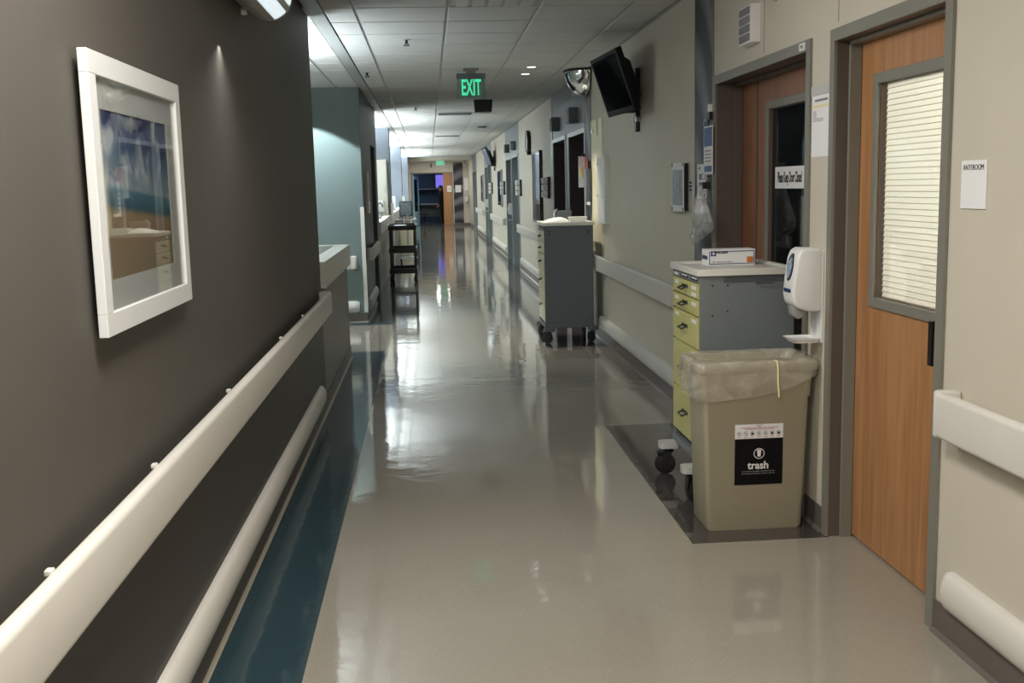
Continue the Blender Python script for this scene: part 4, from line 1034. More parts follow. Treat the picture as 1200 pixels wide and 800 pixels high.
hk = MB(); hk.tube([(1.683, 6.30, 1.93), (1.675, 6.30, 1.925), (1.672, 6.31, 1.90), (1.674, 6.31, 1.88)], 0.006, 6); hk.box(1.665, 1.688, 6.27, 6.335, 1.92, 1.965); hk.build('hook', M_BLACK, s, 0.002)
MB().tube([(1.672, 6.36, 1.93), (1.668, 6.385, 1.915), (1.67, 6.41, 1.89)], 0.006, 6).build('hook_tip', M_CHROME, s)
box('adhesive_strip', M_PAPER, s, 1.67, 1.6905, 6.29, 6.32, 1.965, 2.01)
s = thing('plastic_bag', (1.66, 6.30, 1.18), 'crumpled clear plastic bag hanging below the printed card', 'bag')
rings = []
for k, (z, rx, ry, oy) in enumerate(((1.535, 0.012, 0.02, 6.28), (1.50, 0.015, 0.03, 6.28), (1.45, 0.03, 0.065, 6.275), (1.38, 0.042, 0.115, 6.26), (1.32, 0.05, 0.155, 6.25), (1.27, 0.045, 0.165, 6.27), (1.22, 0.030, 0.12, 6.36), (1.185, 0.012, 0.05, 6.43))):
    ring = []
    for q in range(28):
        a = 2 * math.pi * q / 28; f_ = 1 + 0.35 * noise.noise(Vector((math.cos(a) * 2.2, math.sin(a) * 2.2, z * 9)))
        ring.append((1.618 + rx * f_ * math.cos(a), oy + ry * f_ * math.sin(a), z + 0.012 * noise.noise(Vector((a * 2, z * 5, 3)))))
    rings.append(ring)
MB().loft(rings).build('bag_film', M_BAG, s, 0, True)
MB().box(1.625, 1.67, 6.255, 6.30, 1.515, 1.555).build('binder_clip', M_BLACK, s, 0.004)
MB().tube([(1.645, 6.28, 1.55), (1.66, 6.285, 1.575), (1.686, 6.285, 1.58)], 0.004, 6).build('clip_loop', M_CHROME, s)

# pocket holder and placard on TV wall
s = thing('document_frame', (1.70, 7.07, 1.36), 'narrow acrylic frame with black corners on the wall left of the near mural', 'frame')
box('backing', M_BLACK, s, 1.668, 1.70, 6.915, 7.24, 1.372, 1.68, 0.002); box('card', M_PAPER, s, 1.664, 1.668, 6.905, 7.245, 1.365, 1.686)
M_ICE = mat('grey_printed_card', (150, 158, 162), 0.4, var=0.4, vscale=22)
box('card_print', M_ICE, s, 1.6635, 1.664, 6.93, 7.22, 1.405, 1.64)
for yy in (6.91, 7.215):
    for zz in (1.367, 1.66): box('corner_clip', M_BLACK, s, 1.6625, 1.67, yy, yy + 0.028, zz, zz + 0.026, 0.002)
s = thing('small_placard', (1.70, 6.83, 1.44), 'small white placard next to the black cornered frame', 'sign')
box('plate', M_PAD, s, 1.696, 1.70, 6.775, 6.90, 1.435, 1.59)
for k in range(3): box('print_mark', M_INK, s, 1.6955, 1.696, 6.81, 6.875, 1.50 + k * 0.024, 1.512 + k * 0.024)
# flat wall cabinet
s = thing('wall_box', (1.70, 10.21, 1.18), 'flat white wall cabinet above the middle handrail', 'cabinet')
box('body', M_WHITE, s, 1.66, 1.70, 9.985, 10.41, 1.18, 1.815, 0.003); box('door', M_PAPER, s, 1.652, 1.66, 9.99, 10.405, 1.185, 1.81, 0.002)
for zz in (1.45, 1.75): MB().cyl((1.645, 10.385, zz), (1.652, 10.385, zz), 0.006, 8).build('latch', M_DKMETAL, s)
box('lower_door', M_PAD, s, 1.6515, 1.652, 9.995, 10.40, 1.435, 1.439)
# cream sheet standing in for a patch of light on the wall
s = tag(MB().box(1.694, 1.70, 10.36, 11.05, 0.87, 2.20).build('lit_wall_patch', M_CREAM, None, 0.001), 'cream sheet painted as the lit wall patch behind the dark slate cart', 'painted light patch')
# isolation sign cluster
s = thing('isolation_sign', (1.60, 11.75, 1.53), 'white sign with a yellow patch projecting by the first dark doorway', 'sign')
box('sheet', M_PAPER, s, 1.615, 1.686, 11.455, 11.460, 1.53, 1.86); box('yellow_patch', M_YELLOW, s, 1.637, 1.66, 11.4535, 11.455, 1.64, 1.74)
box('hanger', M_DKMETAL, s, 1.66, 1.69, 11.45, 11.465, 1.855, 1.885)
s = thing('isolation_poster', (1.69, 11.25, 1.33), 'red and white isolation poster on the mural behind the dark slate cart', 'poster')
box('sheet', M_PAPER, s, 1.6895, 1.6915, 11.11, 11.40, 1.345, 1.70); box('red_heading', M_REDINK, s, 1.6895, 1.6915, 11.30, 11.44, 1.70, 1.85); 
for k in range(5): box('text_line', M_GREYINK, s, 1.6888, 1.6895, 11.13, 11.37, 1.40 + 0.05 * k, 1.415 + 0.05 * k)
s = thing('hanging_apron_pack', (1.66, 11.08, 0.95), 'dark grey pack hanging from the wall behind the dark slate cart', 'bag')
MB().loft([rrect(1.635, 1.69, 11.00, 11.14, 0.02, z) for z in (1.38, 1.72)]).build('pack', M_CART2, s, 0, True); box('strap', M_BLACK, s, 1.655, 1.69, 11.05, 11.08, 1.72, 1.80)
# call boxes over the dark doorways
for yy, l in ((12.15, 'nearer dark doorway'), (13.85, 'farther dark doorway'), (20.7, 'narrow far door'), (22.3, 'far door beside the second television')):
    s = thing('call_light_box', (1.70, yy, 2.25), 'louvred call light box above the ' + l, 'call light')
    box('housing', M_CART2, s, 1.60, 1.70, yy - 0.10, yy + 0.12, 2.25, 2.42, 0.003)
    for k in range(3): box('louvre', M_GREYINK, s, 1.594, 1.60, yy - 0.085, yy + 0.105, 2.265 + 0.05 * k, 2.30 + 0.05 * k)
# lit strip left of dark doorways, its brightness put into a pale colour
tag(MB().box(1.690, 1.6995, 14.50, 14.65, 0.9, 2.73).build('trim_2', M_FRAMEL), 'strip coloured pale for the lit edge after the farther dark doorway', 'trim', kind='structure')
# dispensers and frames farther on
def wall_frame(y0, y1, z0, z1, label, pic, fm=M_BLACK, dep=0.05):
    s = thing('wall_frame', (1.70, (y0 + y1) / 2, z0), label, 'frame')
    f = MB(); t = 0.03
    f.box(1.70 - dep, 1.70, y0, y0 + t, z0, z1); f.box(1.70 - dep, 1.70, y1 - t, y1, z0, z1); f.box(1.70 - dep, 1.70, y0, y1, z0, z0 + t); f.box(1.70 - dep, 1.70, y0, y1, z1 - t, z1)
    f.build('frame', fm, s, 0.003); box('panel', pic, s, 1.70 - dep + 0.012, 1.695, y0 + t, y1 - t, z0 + t, z1 - t)
    box('glazing', M_GLASS, s, 1.70 - dep + 0.004, 1.70 - dep + 0.006, y0 + t, y1 - t, z0 + t, z1 - t)
M_PICB = mat('pale_blue_print', (130, 150, 172), 0.4, var=0.35, vscale=6)
wall_frame(15.85, 16.95, 1.0, 2.08, 'tall black framed picture below the wall clock', M_PICB)
wall_frame(24.4, 25.6, 1.1, 1.95, 'blue framed picture near the second television', M_PICB, M_FRAMEL)
wall_frame(32.6, 33.8, 1.1, 1.95, 'small far framed picture on the right wall', M_PICB, M_FRAMEL)
for yy, l in ((15.0, 'black glove rack beside the farther dark doorway'), (19.55, 'black glove rack just before the narrow far door'), (23.75, 'black glove rack after the far doors'), (28.3, 'black glove rack past the second television')):
    s = thing('glove_rack', (1.70, yy, 1.38), l, 'rack')
    box('rack_back', M_BLACK, s, 1.66, 1.70, yy - 0.12, yy + 0.16, 1.38, 1.68, 0.004)
    for k in range(3): box('glove_carton', M_PAPER, s, 1.60, 1.66, yy - 0.11, yy + 0.15, 1.395 + 0.095 * k, 1.475 + 0.095 * k)
def sanitizer(y, label):
    s = thing('hand_sanitizer', (1.70, y, 0.95), label, 'dispenser')
    MB().prism([(1.70, 1.22), (1.62, 1.22), (1.60, 1.10), (1.62, 1.0), (1.70, 0.98)], 'y', y - 0.07, y + 0.07).build('cover', M_WHITE, s, 0.01, True)
    box('drip_tray', M_WHITE, s, 1.60, 1.70, y - 0.06, y + 0.06, 0.88, 0.89)
    box('back_plate', M_WHITE, s, 1.693, 1.70, y - 0.06, y + 0.06, 0.88, 1.2)
sanitizer(21.71, 'white hand sanitizer between the far doors')
sanitizer(30.44, 'white hand sanitizer between the distant doors')
# wall clock
s = thing('wall_clock', (1.70, 17.7, 2.1), 'round black rimmed wall clock on the right wall', 'clock')
MB().lathe([(0.17, 0.0), (0.185, -0.02), (0.185, -0.06), (0.17, -0.07), (0.165, -0.055)], (1.70, 17.7, 2.28), 'x', 32).build('case', M_BLACK, s, 0, True)
MB().cyl((1.640, 17.7, 2.28), (1.646, 17.7, 2.28), 0.165, 32).build('dial', M_PAPER, s)
hh = MB(); hh.box(1.6385, 1.640, 17.695, 17.705, 2.28, 2.40); hh.box(1.638, 1.640, 17.62, 17.70, 2.276, 2.286); hh.build('hands', M_INK, s)
MB().cyl((1.63, 17.55, 2.09), (1.70, 17.55, 2.09), 0.03, 12).build('sensor', M_DKMETAL, s)

# ================================================================== TELEVISIONS
M_TVB = mat('matte_black_cabinet', (16, 16, 18), 0.55, spec=0.2)
def television(y0, y1, xt, zt, xb, zb, label, yaw=0.0):
    s = thing('television', (1.70, (y0 + y1) / 2, 1.96), label, 'television', 'televisions on tilted wall brackets')
    A, B = Vector((xt, 0, zt)), Vector((xb, 0, zb))
    d = (B - A); h = d.length; d.normalize(); nrm = Vector((-d.z, 0, d.x)); 
    if nrm.x > 0: nrm = -nrm
    back = -nrm
    def P(v, q): p_ = A + d * v + back * q; return (p_.x, p_.z)
    MB().prism([P(0, 0.004), P(h, 0.004), P(h, 0.05), P(0, 0.05)], 'y', y0, y1).build('cabinet', M_TVB, s, 0.004)
    MB().prism([P(0.06, 0.05), P(h - 0.05, 0.05), P(h - 0.09, 0.10), P(0.12, 0.10)], 'y', y0 + 0.06, y1 - 0.06).build('rear_housing', M_TVB, s, 0.006)
    MB().prism([P(0.030, -0.001), P(h - 0.045, -0.001), P(h - 0.045, 0.005), P(0.030, 0.005)], 'y', y0 + 0.035, y1 - 0.035).build('screen', M_SCREEN, s)
    bz = MB()
    bz.prism([P(0, 0.0), P(0.03, 0.0), P(0.03, 0.005), P(0, 0.005)], 'y', y0, y1); bz.prism([P(h - 0.045, 0.0), P(h, 0.0), P(h, 0.005), P(h - 0.045, 0.005)], 'y', y0, y1)
    bz.prism([P(0.03, 0.0), P(h - 0.045, 0.0), P(h - 0.045, 0.005), P(0.03, 0.005)], 'y', y0, y0 + 0.035); bz.prism([P(0.03, 0.0), P(h - 0.045, 0.0), P(h - 0.045, 0.005), P(0.03, 0.005)], 'y', y1 - 0.035, y1)
    bz.build('bezel', M_TVB, s)
    pv = Matrix.Translation(((xt + xb) / 2 + 0.05 - 1.70, 0, 0))
    for ch in list(s.children): ch.matrix_local = pv @ Matrix.Rotation(math.radians(yaw), 4, 'Z') @ pv.inverted()
    yc = (y0 + y1) / 2 + 0.12
    br = MB(); br.box(1.665, 1.70, yc - 0.03, yc + 0.03, 1.965, 2.46); 
    brk = br.build('wall_track', M_DKMETAL, s, 0.004)
    mid = A + d * (h * 0.55) + back * 0.09
    ar = MB(); ar.prism([(mid.x - 0.02, mid.z + 0.06), (1.67, 2.30), (1.67, 2.22), (mid.x + 0.02, mid.z - 0.08)], 'y', yc - 0.06, yc + 0.06); ar.build('tilt_arm', M_BLACK, s)
    lo = A + d * (h - 0.02) + back * 0.05
    MB().box(lo.x - 0.02, 1.668, yc - 0.05, yc + 0.05, lo.z - 0.02, lo.z + 0.015).build('lower_bracket', M_DKMETAL, s, 0.003)
    for k in (-1, 1): MB().cyl((1.66, yc + k * 0.055, 2.06), (1.70, yc + k * 0.055, 2.06), 0.022, 10).build('cable_socket', M_STEEL, s)
    return s
television(8.0, 8.84, 1.382, 2.552, 1.534, 2.098, 'near black television tilted down from the right wall', 4.0)
television(26.5, 27.35, 1.40, 2.52, 1.57, 2.06, 'far black television tilted down from the right wall', 4.0)

# cable stub on wall
s = thing('wall_conduit', (1.70, 10.75, 2.05), 'short wall conduit with chrome knob beside the cream lit wall patch', 'conduit')
box('conduit', M_WALLR, s, 1.685, 1.694, 10.60, 10.66, 2.04, 2.20, 0.002); MB().cyl((1.67, 10.86, 2.09), (1.694, 10.86, 2.09), 0.02, 12).build('knob', M_CHROME, s)

# ================================================================== CEILING ITEMS
def exit_sign(x, y, label, lit, w_=0.29):
    s = thing('exit_sign', (x, y, 2.44), label, 'exit sign')
    box('ceiling_canopy', M_FRAME, s, x - 0.075, x + 0.075, y - 0.05, y + 0.05, 2.715, 2.737, 0.004)
    box('stem', M_FRAME, s, x - 0.045, x + 0.045, y - 0.02, y + 0.02, 2.685, 2.715)
    box('housing', M_CART2, s, x - w_ / 2, x + w_ / 2, y - 0.03, y + 0.03, 2.632, 2.688, 0.003)
    if lit:
        box('acrylic_panel', M_EXITP, s, x - w_ / 2 + 0.006, x + w_ / 2 - 0.006, y - 0.005, y + 0.005, 2.447, 2.632, 0.001)
        text('exit_letters', 'EXIT', M_EXITG, s, (x, y - 0.006, 2.545), 0.22, '-y', width=0.195, bold=0.004, ext=0.001)
    else:
        box('acrylic_panel', M_EXIT2, s, x - w_ / 2, x + w_ / 2, y - 0.01, y + 0.01, 2.44, 2.66, 0.001)
        text('exit_letters', 'EXIT', M_EXITG, s, (x, y - 0.011, 2.545), 0.2, '-y', width=0.2, bold=0.004, ext=0.001)
exit_sign(0.466, 10.93, 'green lit EXIT sign hanging from the near ceiling', True)
exit_sign(0.50, 42.0, 'pale green EXIT sign at the far end of the corridor', False, 0.33)
s = thing('ceiling_speaker_box', (0.77, 14.8, 2.575), 'dark grey tapered box hanging under the ceiling past the exit sign', 'speaker')
MB().loft([rrect(0.67, 0.90, 14.74, 14.98, 0.01, 2.573), rrect(0.655, 0.915, 14.74, 15.0, 0.01, 2.737)]).build('box_body', M_BLACK, s); box('grille', M_DKMETAL, s, 0.69, 0.88, 14.735, 14.74, 2.60, 2.715)
for x, y, l in ((-0.133, 8.75, 'sprinkler head in the brightest near ceiling tile'), (-0.577, 11.10, 'sprinkler head above the end of the counter'), (-0.143, 15.85, 'sprinkler head where the far bright ceiling begins')):
    s = thing('sprinkler', (x, y, 2.68), l, 'sprinkler')
    MB().cyl((x, y, 2.730), (x, y, 2.737), 0.035, 18).build('escutcheon', M_GRID, s); MB().cyl((x, y, 2.70), (x, y, 2.73), 0.010, 10).build('stem', M_DKMETAL, s); MB().cyl((x, y, 2.685), (x, y, 2.69), 0.026, 14).build('deflector', M_DKMETAL, s)
    fr_ = MB(); fr_.tube([(x - 0.012, y, 2.705), (x - 0.016, y, 2.695), (x, y, 2.687)], 0.003, 6); fr_.tube([(x + 0.012, y, 2.705), (x + 0.016, y, 2.695), (x, y, 2.687)], 0.003, 6); fr_.build('yoke', M_DKMETAL, s)
for x, y, l in ((1.067, 10.80, 'farther'), (1.065, 11.45, 'nearer')):
    l = {'farther': 'small recessed downlight ahead of the exit sign on its right', 'nearer': 'small recessed downlight just beyond the first one'}[l]
    s = thing('recessed_downlight', (x, y, 2.728), l, 'downlight')
    MB().lathe([(0.055, 0.0), (0.065, -0.003), (0.065, -0.008), (0.05, -0.008)], (x, y, 2.737), 'z', 20).build('trim_ring', M_GRID, s, 0, True); MB().cyl((x, y, 2.726), (x, y, 2.733), 0.045, 18).build('lamp_face', M_LENSD, s)
    sp_ = bpy.data.lights.new('lamp', 'SPOT'); sp_.energy = P_SPOT; sp_.color = (1.0, 0.95, 0.82); sp_.spot_size = math.radians(78); sp_.spot_blend = 0.35; sp_.shadow_soft_size = 0.04
    so_ = bpy.data.objects.new('lamp', sp_); C.objects.link(so_); so_.parent = s; so_.location = (0, 0, -0.006)
s = thing('ceiling_detector', (1.09, 21.1, 2.70), 'round dark detector on the far ceiling', 'detector')
MB().lathe([(0.10, 0), (0.10, -0.012), (0.08, -0.03), (0.03, -0.036)], (1.09, 21.1, 2.737), 'z', 20).build('detector_body', M_CART2, s, 0, True)
# air diffuser in the tile column before the frame's top edge
s = thing('air_diffuser', (0.472, 6.93, 2.72), 'slatted ceiling air diffuser at the top of the picture', 'vent')
box('plate', M_GRID, s, 0.18, 0.764, 6.63, 7.22, 2.738, 2.745, 0.001)
for k in range(5): box('slat', M_TILE, s, 0.22 + 0.105 * k, 0.30 + 0.105 * k, 6.68, 7.19, 2.728, 2.738, 0.002)
for y0, l in ((17.1, 'return grille in the far ceiling left of its centre'), (24.4, 'return grille in the far ceiling past the detector')):
    s = thing('return_grille', (0.472, y0 + 0.3, 2.728), l, 'vent')
    box('plate', M_GRID, s, 0.18, 0.764, y0, y0 + 0.59, 2.730, 2.737, 0.001)
    for k in range(6): box('slat', M_GREYINK, s, 0.21, 0.735, y0 + 0.05 + 0.09 * k, y0 + 0.085 + 0.09 * k, 2.726, 2.730)
# convex mirrors
def dome(y, label):
    s = thing('convex_mirror', (1.70, y, 2.45), label, 'mirror')
    R_ = 0.235; vs = []; fs = []; nu, nv = 24, 12
    for j in range(nv + 1):
        th = (math.pi / 2) * j / nv
        for i in range(nu + 1):
            ph = math.pi / 2 + math.pi * i / nu
            vs.append((1.678 + R_ * math.cos(th) * math.cos(ph), y + R_ * math.cos(th) * math.sin(ph), 2.715 - R_ * 1.08 * math.sin(th)))
    for j in range(nv):
        for i in range(nu):
            a = j * (nu + 1) + i; fs.append((a, a + 1, a + nu + 2, a + nu + 1))
    MB().add(vs, fs).build('mirror_dome', M_CHROME, s, 0, True)
    rm = [(1.678 + (R_ + 0.002) * math.cos(math.pi / 2 + math.pi * i / nu), y + (R_ + 0.002) * math.sin(math.pi / 2 + math.pi * i / nu), 2.718) for i in range(nu + 1)]
    MB().tube(rm, 0.010, 8).build('rim', M_BLACK, s)
dome(11.18, 'half dome convex mirror at the ceiling beyond the near television')
dome(43.6, 'half dome convex mirror at the far end of the corridor')

# ================================================================== FAR LEFT ITEMS
s = thing('tall_cabinet', (-0.92, 20.97, 1.06), 'tall cream cabinet against the nearest blue column', 'cabinet')
box('body', M_CREAM, s, -1.12, -0.79, 20.85, 21.09, 1.0635, 2.13, 0.004); box('door', M_COUNT, s, -1.11, -0.80, 20.84, 20.85, 1.075, 2.12, 0.002); box('handle', M_STEEL, s, -0.83, -0.82, 20.82, 20.84, 1.5, 1.62)
s = thing('desk_phone', (-0.92, 18.6, 1.0635), 'dark telephone on the second nurse counter', 'telephone')
MB().prism([(18.5, 1.0635), (18.75, 1.0635), (18.75, 1.14), (18.5, 1.085)], 'x', -1.0, -0.83).build('phone_base', M_CART2, s, 0.004)
MB().tube([(-0.97, 18.52, 1.13), (-0.97, 18.56, 1.16), (-0.97, 18.7, 1.19), (-0.97, 18.74, 1.17)], 0.018, 8).build('handset', M_BLACK, s)
s = thing('glove_dispenser', (-0.9, 20.78, 1.2), 'white dispenser with a dark arch on the cream cabinet', 'dispenser')
MB().loft([rrect(-1.02, -0.86, 20.74, 20.838, 0.02, z) for z in (1.14, 1.36)]).build('body', M_WHITE, s, 0.01, True)
MB().tube([(-0.99, 20.735, 1.22), (-0.985, 20.735, 1.27), (-0.94, 20.735, 1.31), (-0.895, 20.735, 1.27), (-0.89, 20.735, 1.22)], 0.012, 8).build('arch_slot', M_BLACK, s)
for y, x0, x1, z1, l in ((21.02, -0.742, -0.69, 1.30, 'white edge post in front of the nearest blue column'), (30.2, -0.742, -0.67, 1.36, 'white edge post in front of the middle blue column')):
    tag(MB().box(x0, x1, y, y + 0.06, 0.0, z1).build('edge_post', M_RAIL, None, 0.004), l, 'post')
s = thing('counter_sign_holder', (-0.93, 26.0, 1.0635), 'white paper stand on the counter between the blue columns', 'sign holder')
box('sheet', M_PAPER, s, -1.10, -0.80, 26.0, 26.01, 1.08, 1.40); box('foot', M_DKMETAL, s, -1.10, -0.80, 25.95, 26.06, 1.0635, 1.08)
# computer workstation on wheels
s = thing('computer_cart', (-0.46, 23.0, 0), 'white mobile computer stand behind the black utility cart', 'computer cart')
bs = MB(); 
for a in range(4):
    an = math.radians(45 + 90 * a); bs.tube([(-0.46, 23.0, 0.10), (-0.46 + 0.24 * math.cos(an), 23.0 + 0.24 * math.sin(an), 0.085)], 0.025, 8)
bs.build('base', M_WHITE, s)
for a in range(4):
    an = math.radians(45 + 90 * a); caster(s, -0.46 + 0.23 * math.cos(an), 23.0 + 0.23 * math.sin(an), 0.035, 0.085, 0.3, 0.02)
MB().cyl((-0.46, 23.0, 0.09), (-0.46, 23.0, 1.0), 0.03, 12).build('column', M_WHITE, s)
box('work_surface', M_WHITE, s, -0.70, -0.28, 22.8, 23.2, 0.90, 0.93, 0.006)
mn = box('monitor', M_BLACK, s, -0.63, -0.36, 22.98, 23.02, 0.98, 1.30, 0.006); box('screen', M_ICE, mn, -0.61, -0.38, 22.976, 22.98, 1.0, 1.28)
box('keyboard', M_BLACK, s, -0.64, -0.34, 22.82, 22.94, 0.93, 0.945, 0.003)
s = thing('waste_bin', (-0.55, 25.6, 0), 'cream waste bin standing below the far counter', 'waste bin')
MB().loft([rrect(-0.70, -0.42, 25.45, 25.75, 0.04, 0.0), rrect(-0.73, -0.39, 25.42, 25.78, 0.04, 0.62)]).build('bin_body', M_CREAM, s, 0, True); MB().loft([rrect(-0.74, -0.38, 25.41, 25.79, 0.04, z) for z in (0.62, 0.66)]).build('lid', M_WHITE, s, 0, True)

# ================================================================== END WALL AND FAR OFFICE
tag(MB().box(1.12, 1.36, YE - 0.016, YE - 0.011, 1.38, 1.67).build('taped_notice', M_PAPER), 'white notice taped on the far end mural', 'notice')
s = thing('hand_sanitizer', (1.58, YE, 0.83), 'white dispenser on the far end wall beside the mural', 'dispenser')
MB().loft([rrect(1.51, 1.65, YE - 0.11, YE - 0.001, 0.03, z) for z in (0.98, 1.18)]).build('cover', M_WHITE, s, 0.01, True); box('drip_tray', M_PAD, s, 1.50, 1.66, YE - 0.12, YE - 0.001, 0.83, 0.85)
tag(MB().box(1.50, 1.70 - 0.03, YE - 0.008, YE - 0.001, 1.45, 1.95).build('wall_chart', M_PAPER), 'pale wall chart above the far dispenser', 'chart')
s = thing('door_notice', (0.80, YE + 0.02, 1.40), 'square notice with yellow mark on the narrow oak leaf', 'notice')
box('sheet', M_PAPER, s, 0.78, 0.965, YE + 0.022, YE + 0.029, 1.40, 1.66); box('yellow_mark', M_YELLOW, s, 0.85, 0.92, YE + 0.020, YE + 0.022, 1.48, 1.58)
tag(MB().box(0.12, 0.18, YE - 0.03, YE - 0.001, 2.42, 2.58).build('door_sensor', M_CART2, None, 0.004), 'small dark sensor above the open far door', 'sensor')
s = thing('office_desk', (0.05, 48.0, 0), 'long desk along the blue back wall of the far office', 'desk')
box('worktop', M_RAILG, s, -0.75, 0.60, 47.75, 48.38, 0.84, 0.90, 0.004); box('side_panel', M_ACC, s, -0.75, -0.71, 47.78, 48.38, 0, 0.84); box('side_panel', M_ACC, s, 0.56, 0.60, 47.78, 48.38, 0, 0.84); box('back_panel', M_ACC, s, -0.71, 0.56, 48.34, 48.38, 0.3, 0.84)
tag(MB().box(-0.75, 0.62, 48.1, 48.395, 1.52, 1.56).build('wall_shelf', M_RAILG), 'pale shelf on the blue back wall of the far office', 'shelf')
s = thing('keyboard_tray', (0.05, 47.95, 0.90), 'black keyboard lying on the far office desk', 'keyboard')
box('keyboard_body', M_BLACK, s, -0.12, 0.32, 47.85, 48.05, 0.90, 0.93, 0.004)
for k in range(4): box('key_row', M_CART2, s, -0.10, 0.30, 47.87 + 0.04 * k, 47.90 + 0.04 * k, 0.93, 0.936)
s = thing('lit_screen', (0.52, 48.38, 1.6), 'purple lit screen on the blue back wall of the far office', 'screen')
box('frame', M_BLACK, s, 0.33, 0.75, 48.34, 48.395, 1.58, 2.17, 0.003); box('screen', M_SCREENP, s, 0.345, 0.735, 48.335, 48.34, 1.595, 2.155)
# office chair
s = thing('office_chair', (-0.20, 46.1, 0), 'black office chair inside the open far door', 'chair')
for k in range(5):
    a = 2 * math.pi * k / 5; MB().tube([(-0.20, 46.1, 0.11), (-0.20 + 0.26 * math.cos(a), 46.1 + 0.26 * math.sin(a), 0.075)], 0.022, 8, 0.014).build('leg', M_BLACK, s)
    MB().cyl((-0.22 + 0.26 * math.cos(a), 46.1 + 0.26 * math.sin(a), 0.03), (-0.18 + 0.26 * math.cos(a), 46.1 + 0.26 * math.sin(a), 0.03), 0.03, 12).build('wheel', M_RUB, s)
MB().cyl((-0.20, 46.1, 0.10), (-0.20, 46.1, 0.45), 0.028, 10).build('column', M_DKMETAL, s)
MB().loft([rrect(-0.44, 0.02, 45.86, 46.34, 0.08, z) for z in (0.45, 0.52)]).build('seat', M_BLACK, s, 0.015, True)
MB().prism([(-0.42, 0.58), (-0.34, 0.58), (-0.37, 1.08), (-0.43, 1.08)], 'y', 45.90, 46.30).build('backrest', M_BLACK, s, 0.02, True)
MB().tube([(-0.30, 46.1, 0.46), (-0.42, 46.1, 0.50), (-0.43, 46.1, 0.65)], 0.018, 8).build('back_support', M_DKMETAL, s)

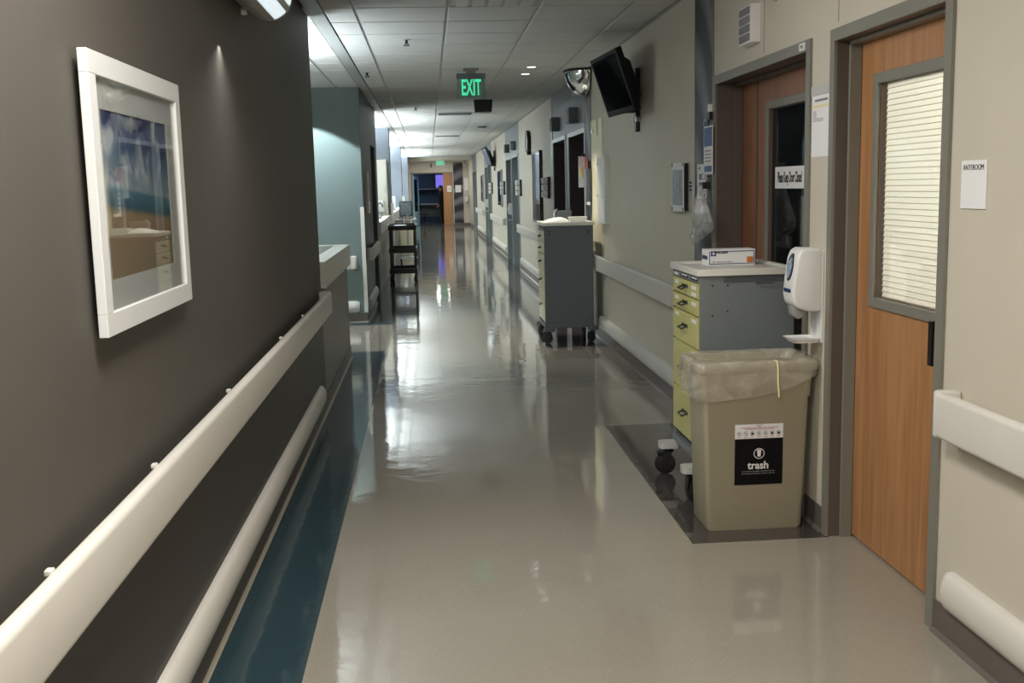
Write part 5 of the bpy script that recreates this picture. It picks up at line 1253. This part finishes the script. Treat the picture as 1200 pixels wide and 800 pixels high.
# person in the far office, half behind the oak leaf, turned to the left
def person():
    J = {'pel': (0, 0, 0.94), 'waist': (-0.005, 0, 1.08), 'chest': (-0.01, 0, 1.27), 'neck0': (-0.02, 0, 1.43), 'neck': (-0.03, 0, 1.50), 'head': (-0.045, 0, 1.575), 'crown': (-0.04, 0, 1.66),
         'hl': (0, -0.09, 0.90), 'kl': (-0.02, -0.10, 0.49), 'al': (0.01, -0.105, 0.09), 'tl': (-0.13, -0.115, 0.035),
         'hr': (0, 0.09, 0.90), 'kr': (0.02, 0.10, 0.49), 'ar': (0.06, 0.105, 0.09), 'tr': (-0.08, 0.115, 0.035),
         'sl': (-0.01, -0.175, 1.39), 'el': (0.0, -0.215, 1.11), 'wl': (-0.10, -0.20, 0.90), 
         'sr': (-0.01, 0.175, 1.39), 'er': (0.0, 0.215, 1.11), 'wr': (-0.12, 0.19, 0.92)}
    Rr = {'pel': (0.115, 0.15), 'waist': (0.10, 0.13), 'chest': (0.115, 0.155), 'neck0': (0.07, 0.08), 'neck': (0.05, 0.05), 'head': (0.082, 0.07), 'crown': (0.07, 0.062), 'hl': (0.09, 0.09), 'kl': (0.058, 0.058), 'al': (0.038, 0.038), 'tl': (0.03, 0.038), 'hr': (0.09, 0.09), 'kr': (0.058, 0.058), 'ar': (0.038, 0.038), 'tr': (0.03, 0.038), 'sl': (0.058, 0.058), 'el': (0.042, 0.042), 'wl': (0.028, 0.028), 'sr': (0.058, 0.058), 'er': (0.042, 0.042), 'wr': (0.028, 0.028)}
    E_ = [('pel', 'waist'), ('waist', 'chest'), ('chest', 'neck0'), ('neck0', 'neck'), ('neck', 'head'), ('head', 'crown'), ('pel', 'hl'), ('hl', 'kl'), ('kl', 'al'), ('al', 'tl'), ('pel', 'hr'), ('hr', 'kr'), ('kr', 'ar'), ('ar', 'tr'), ('chest', 'sl'), ('sl', 'el'), ('el', 'wl'), ('chest', 'sr'), ('sr', 'er'), ('er', 'wr')]
    for s_, sg in (('l', -1), ('r', 1)):
        wv = Vector(J['w' + s_]); palm = wv + Vector((-0.045, sg * -0.005, -0.055)); J['p' + s_] = tuple(palm); Rr['p' + s_] = (0.034, 0.02); E_.append(('w' + s_, 'p' + s_))
        for k in range(4):
            off = (k - 1.5) * 0.018; ln = (0.07, 0.08, 0.075, 0.06)[k]
            b0 = palm + Vector((-0.012 + off * 0.8, 0, -0.03 + off * 0.4)); m0 = b0 + Vector((-ln * 0.35, -sg * 0.008, -ln * 0.45)); t0 = m0 + Vector((-ln * 0.1, -sg * 0.02, -ln * 0.45))
            for q, v in (('b', b0), ('m', m0), ('t', t0)): J['f%s%d%s' % (s_, k, q)] = tuple(v); Rr['f%s%d%s' % (s_, k, q)] = (0.0095, 0.0095)
            E_ += [('p' + s_, 'f%s%db' % (s_, k)), ('f%s%db' % (s_, k), 'f%s%dm' % (s_, k)), ('f%s%dm' % (s_, k), 'f%s%dt' % (s_, k))]
        th = palm + Vector((-0.035, -sg * 0.012, 0.02)); th2 = th + Vector((-0.03, -sg * 0.01, -0.03))
        J['th' + s_] = tuple(th); J['tt' + s_] = tuple(th2); Rr['th' + s_] = Rr['tt' + s_] = (0.010, 0.010); E_ += [('p' + s_, 'th' + s_), ('th' + s_, 'tt' + s_)]
    J['nose'] = (-0.145, 0, 1.572); Rr['nose'] = (0.014, 0.012); E_.append(('head', 'nose'))
    keys = list(J); me = bpy.data.meshes.new('skel'); me.from_pydata([J[k] for k in keys], [(keys.index(a), keys.index(b)) for a, b in E_], [])
    o = bpy.data.objects.new('skel', me); C.objects.link(o)
    md = o.modifiers.new('skin', 'SKIN'); 
    for i, k in enumerate(keys): me.skin_vertices[0].data[i].radius = Rr[k]; me.skin_vertices[0].data[i].use_root = (k == 'pel')
    o.modifiers.new('sub', 'SUBSURF').levels = 2
    bpy.context.view_layer.update()
    m2 = bpy.data.meshes.new_from_object(o.evaluated_get(bpy.context.evaluated_depsgraph_get())); bpy.data.objects.remove(o)
    m2.materials.clear()
    M_CLO = mat('dark_clothing', (26, 27, 33), 0.8); M_TROU = mat('dark_trousers', (22, 23, 28), 0.8); M_SKIN = mat('skin', (176, 130, 104), 0.5)
    for x in (M_CLO, M_TROU, M_SKIN, M_BLACK): m2.materials.append(x)
    for p in m2.polygons:
        p.use_smooth = True; c = p.center
        if c.z > 1.47: p.material_index = 2
        elif c.z < 0.09: p.material_index = 3
        elif c.z < 0.95 and abs(c.y) > 0.165: p.material_index = 2 if c.z < 0.90 else 0
        elif c.z < 0.95: p.material_index = 1
    o = bpy.data.objects.new('person', m2); C.objects.link(o); o.location = (0.545, 46.0, 0.0)
    tag(o, 'person in dark clothes standing half hidden behind the far oak leaf', 'person')
    z_min = min(v.co.z for v in m2.vertices); o.location.z = -z_min
    hr = MB(); rings = []
    hx, hz = -0.035, 1.585
    for j in range(9):
        th = math.radians(-20 + 110 * j / 8); rr = math.cos(th)
        rings.append([(hx + 0.014 + 0.104 * rr * math.cos(2 * math.pi * k / 18) * (0.86 if math.cos(2 * math.pi * k / 18) < 0 else 1), 0.084 * rr * math.sin(2 * math.pi * k / 18), hz + 0.03 + 0.10 * math.sin(th)) for k in range(18)])
    h = MB().loft(rings); ho = h.build('hair', M_BLACK, None, 0, True, origin=(0, 0, 0)); ho.parent = o; ho.location = (0, 0, 0)
    for sg in (-1, 1):
        e_ = MB().lathe([(0.001, -0.008), (0.010, -0.004), (0.011, 0.004), (0.001, 0.008)], (-0.112, sg * 0.03, 1.592), 'x', 10).build('eye', M_PAPER, None, 0, True, origin=(0, 0, 0)); e_.parent = o; e_.location = (0, 0, 0)
        r_ = MB().lathe([(0.001, -0.01), (0.022, -0.006), (0.026, 0.004), (0.001, 0.01)], (-0.045, sg * 0.078, 1.57), 'y', 12).build('ear', M_SKIN, None, 0, True, origin=(0, 0, 0)); r_.parent = o; r_.location = (0, 0, 0)
    mt = MB().box(-0.122, -0.112, -0.022, 0.022, 1.532, 1.538).build('mouth', M_REDINK, None, 0.002, origin=(0, 0, 0)); mt.parent = o; mt.location = (0, 0, 0)
person()
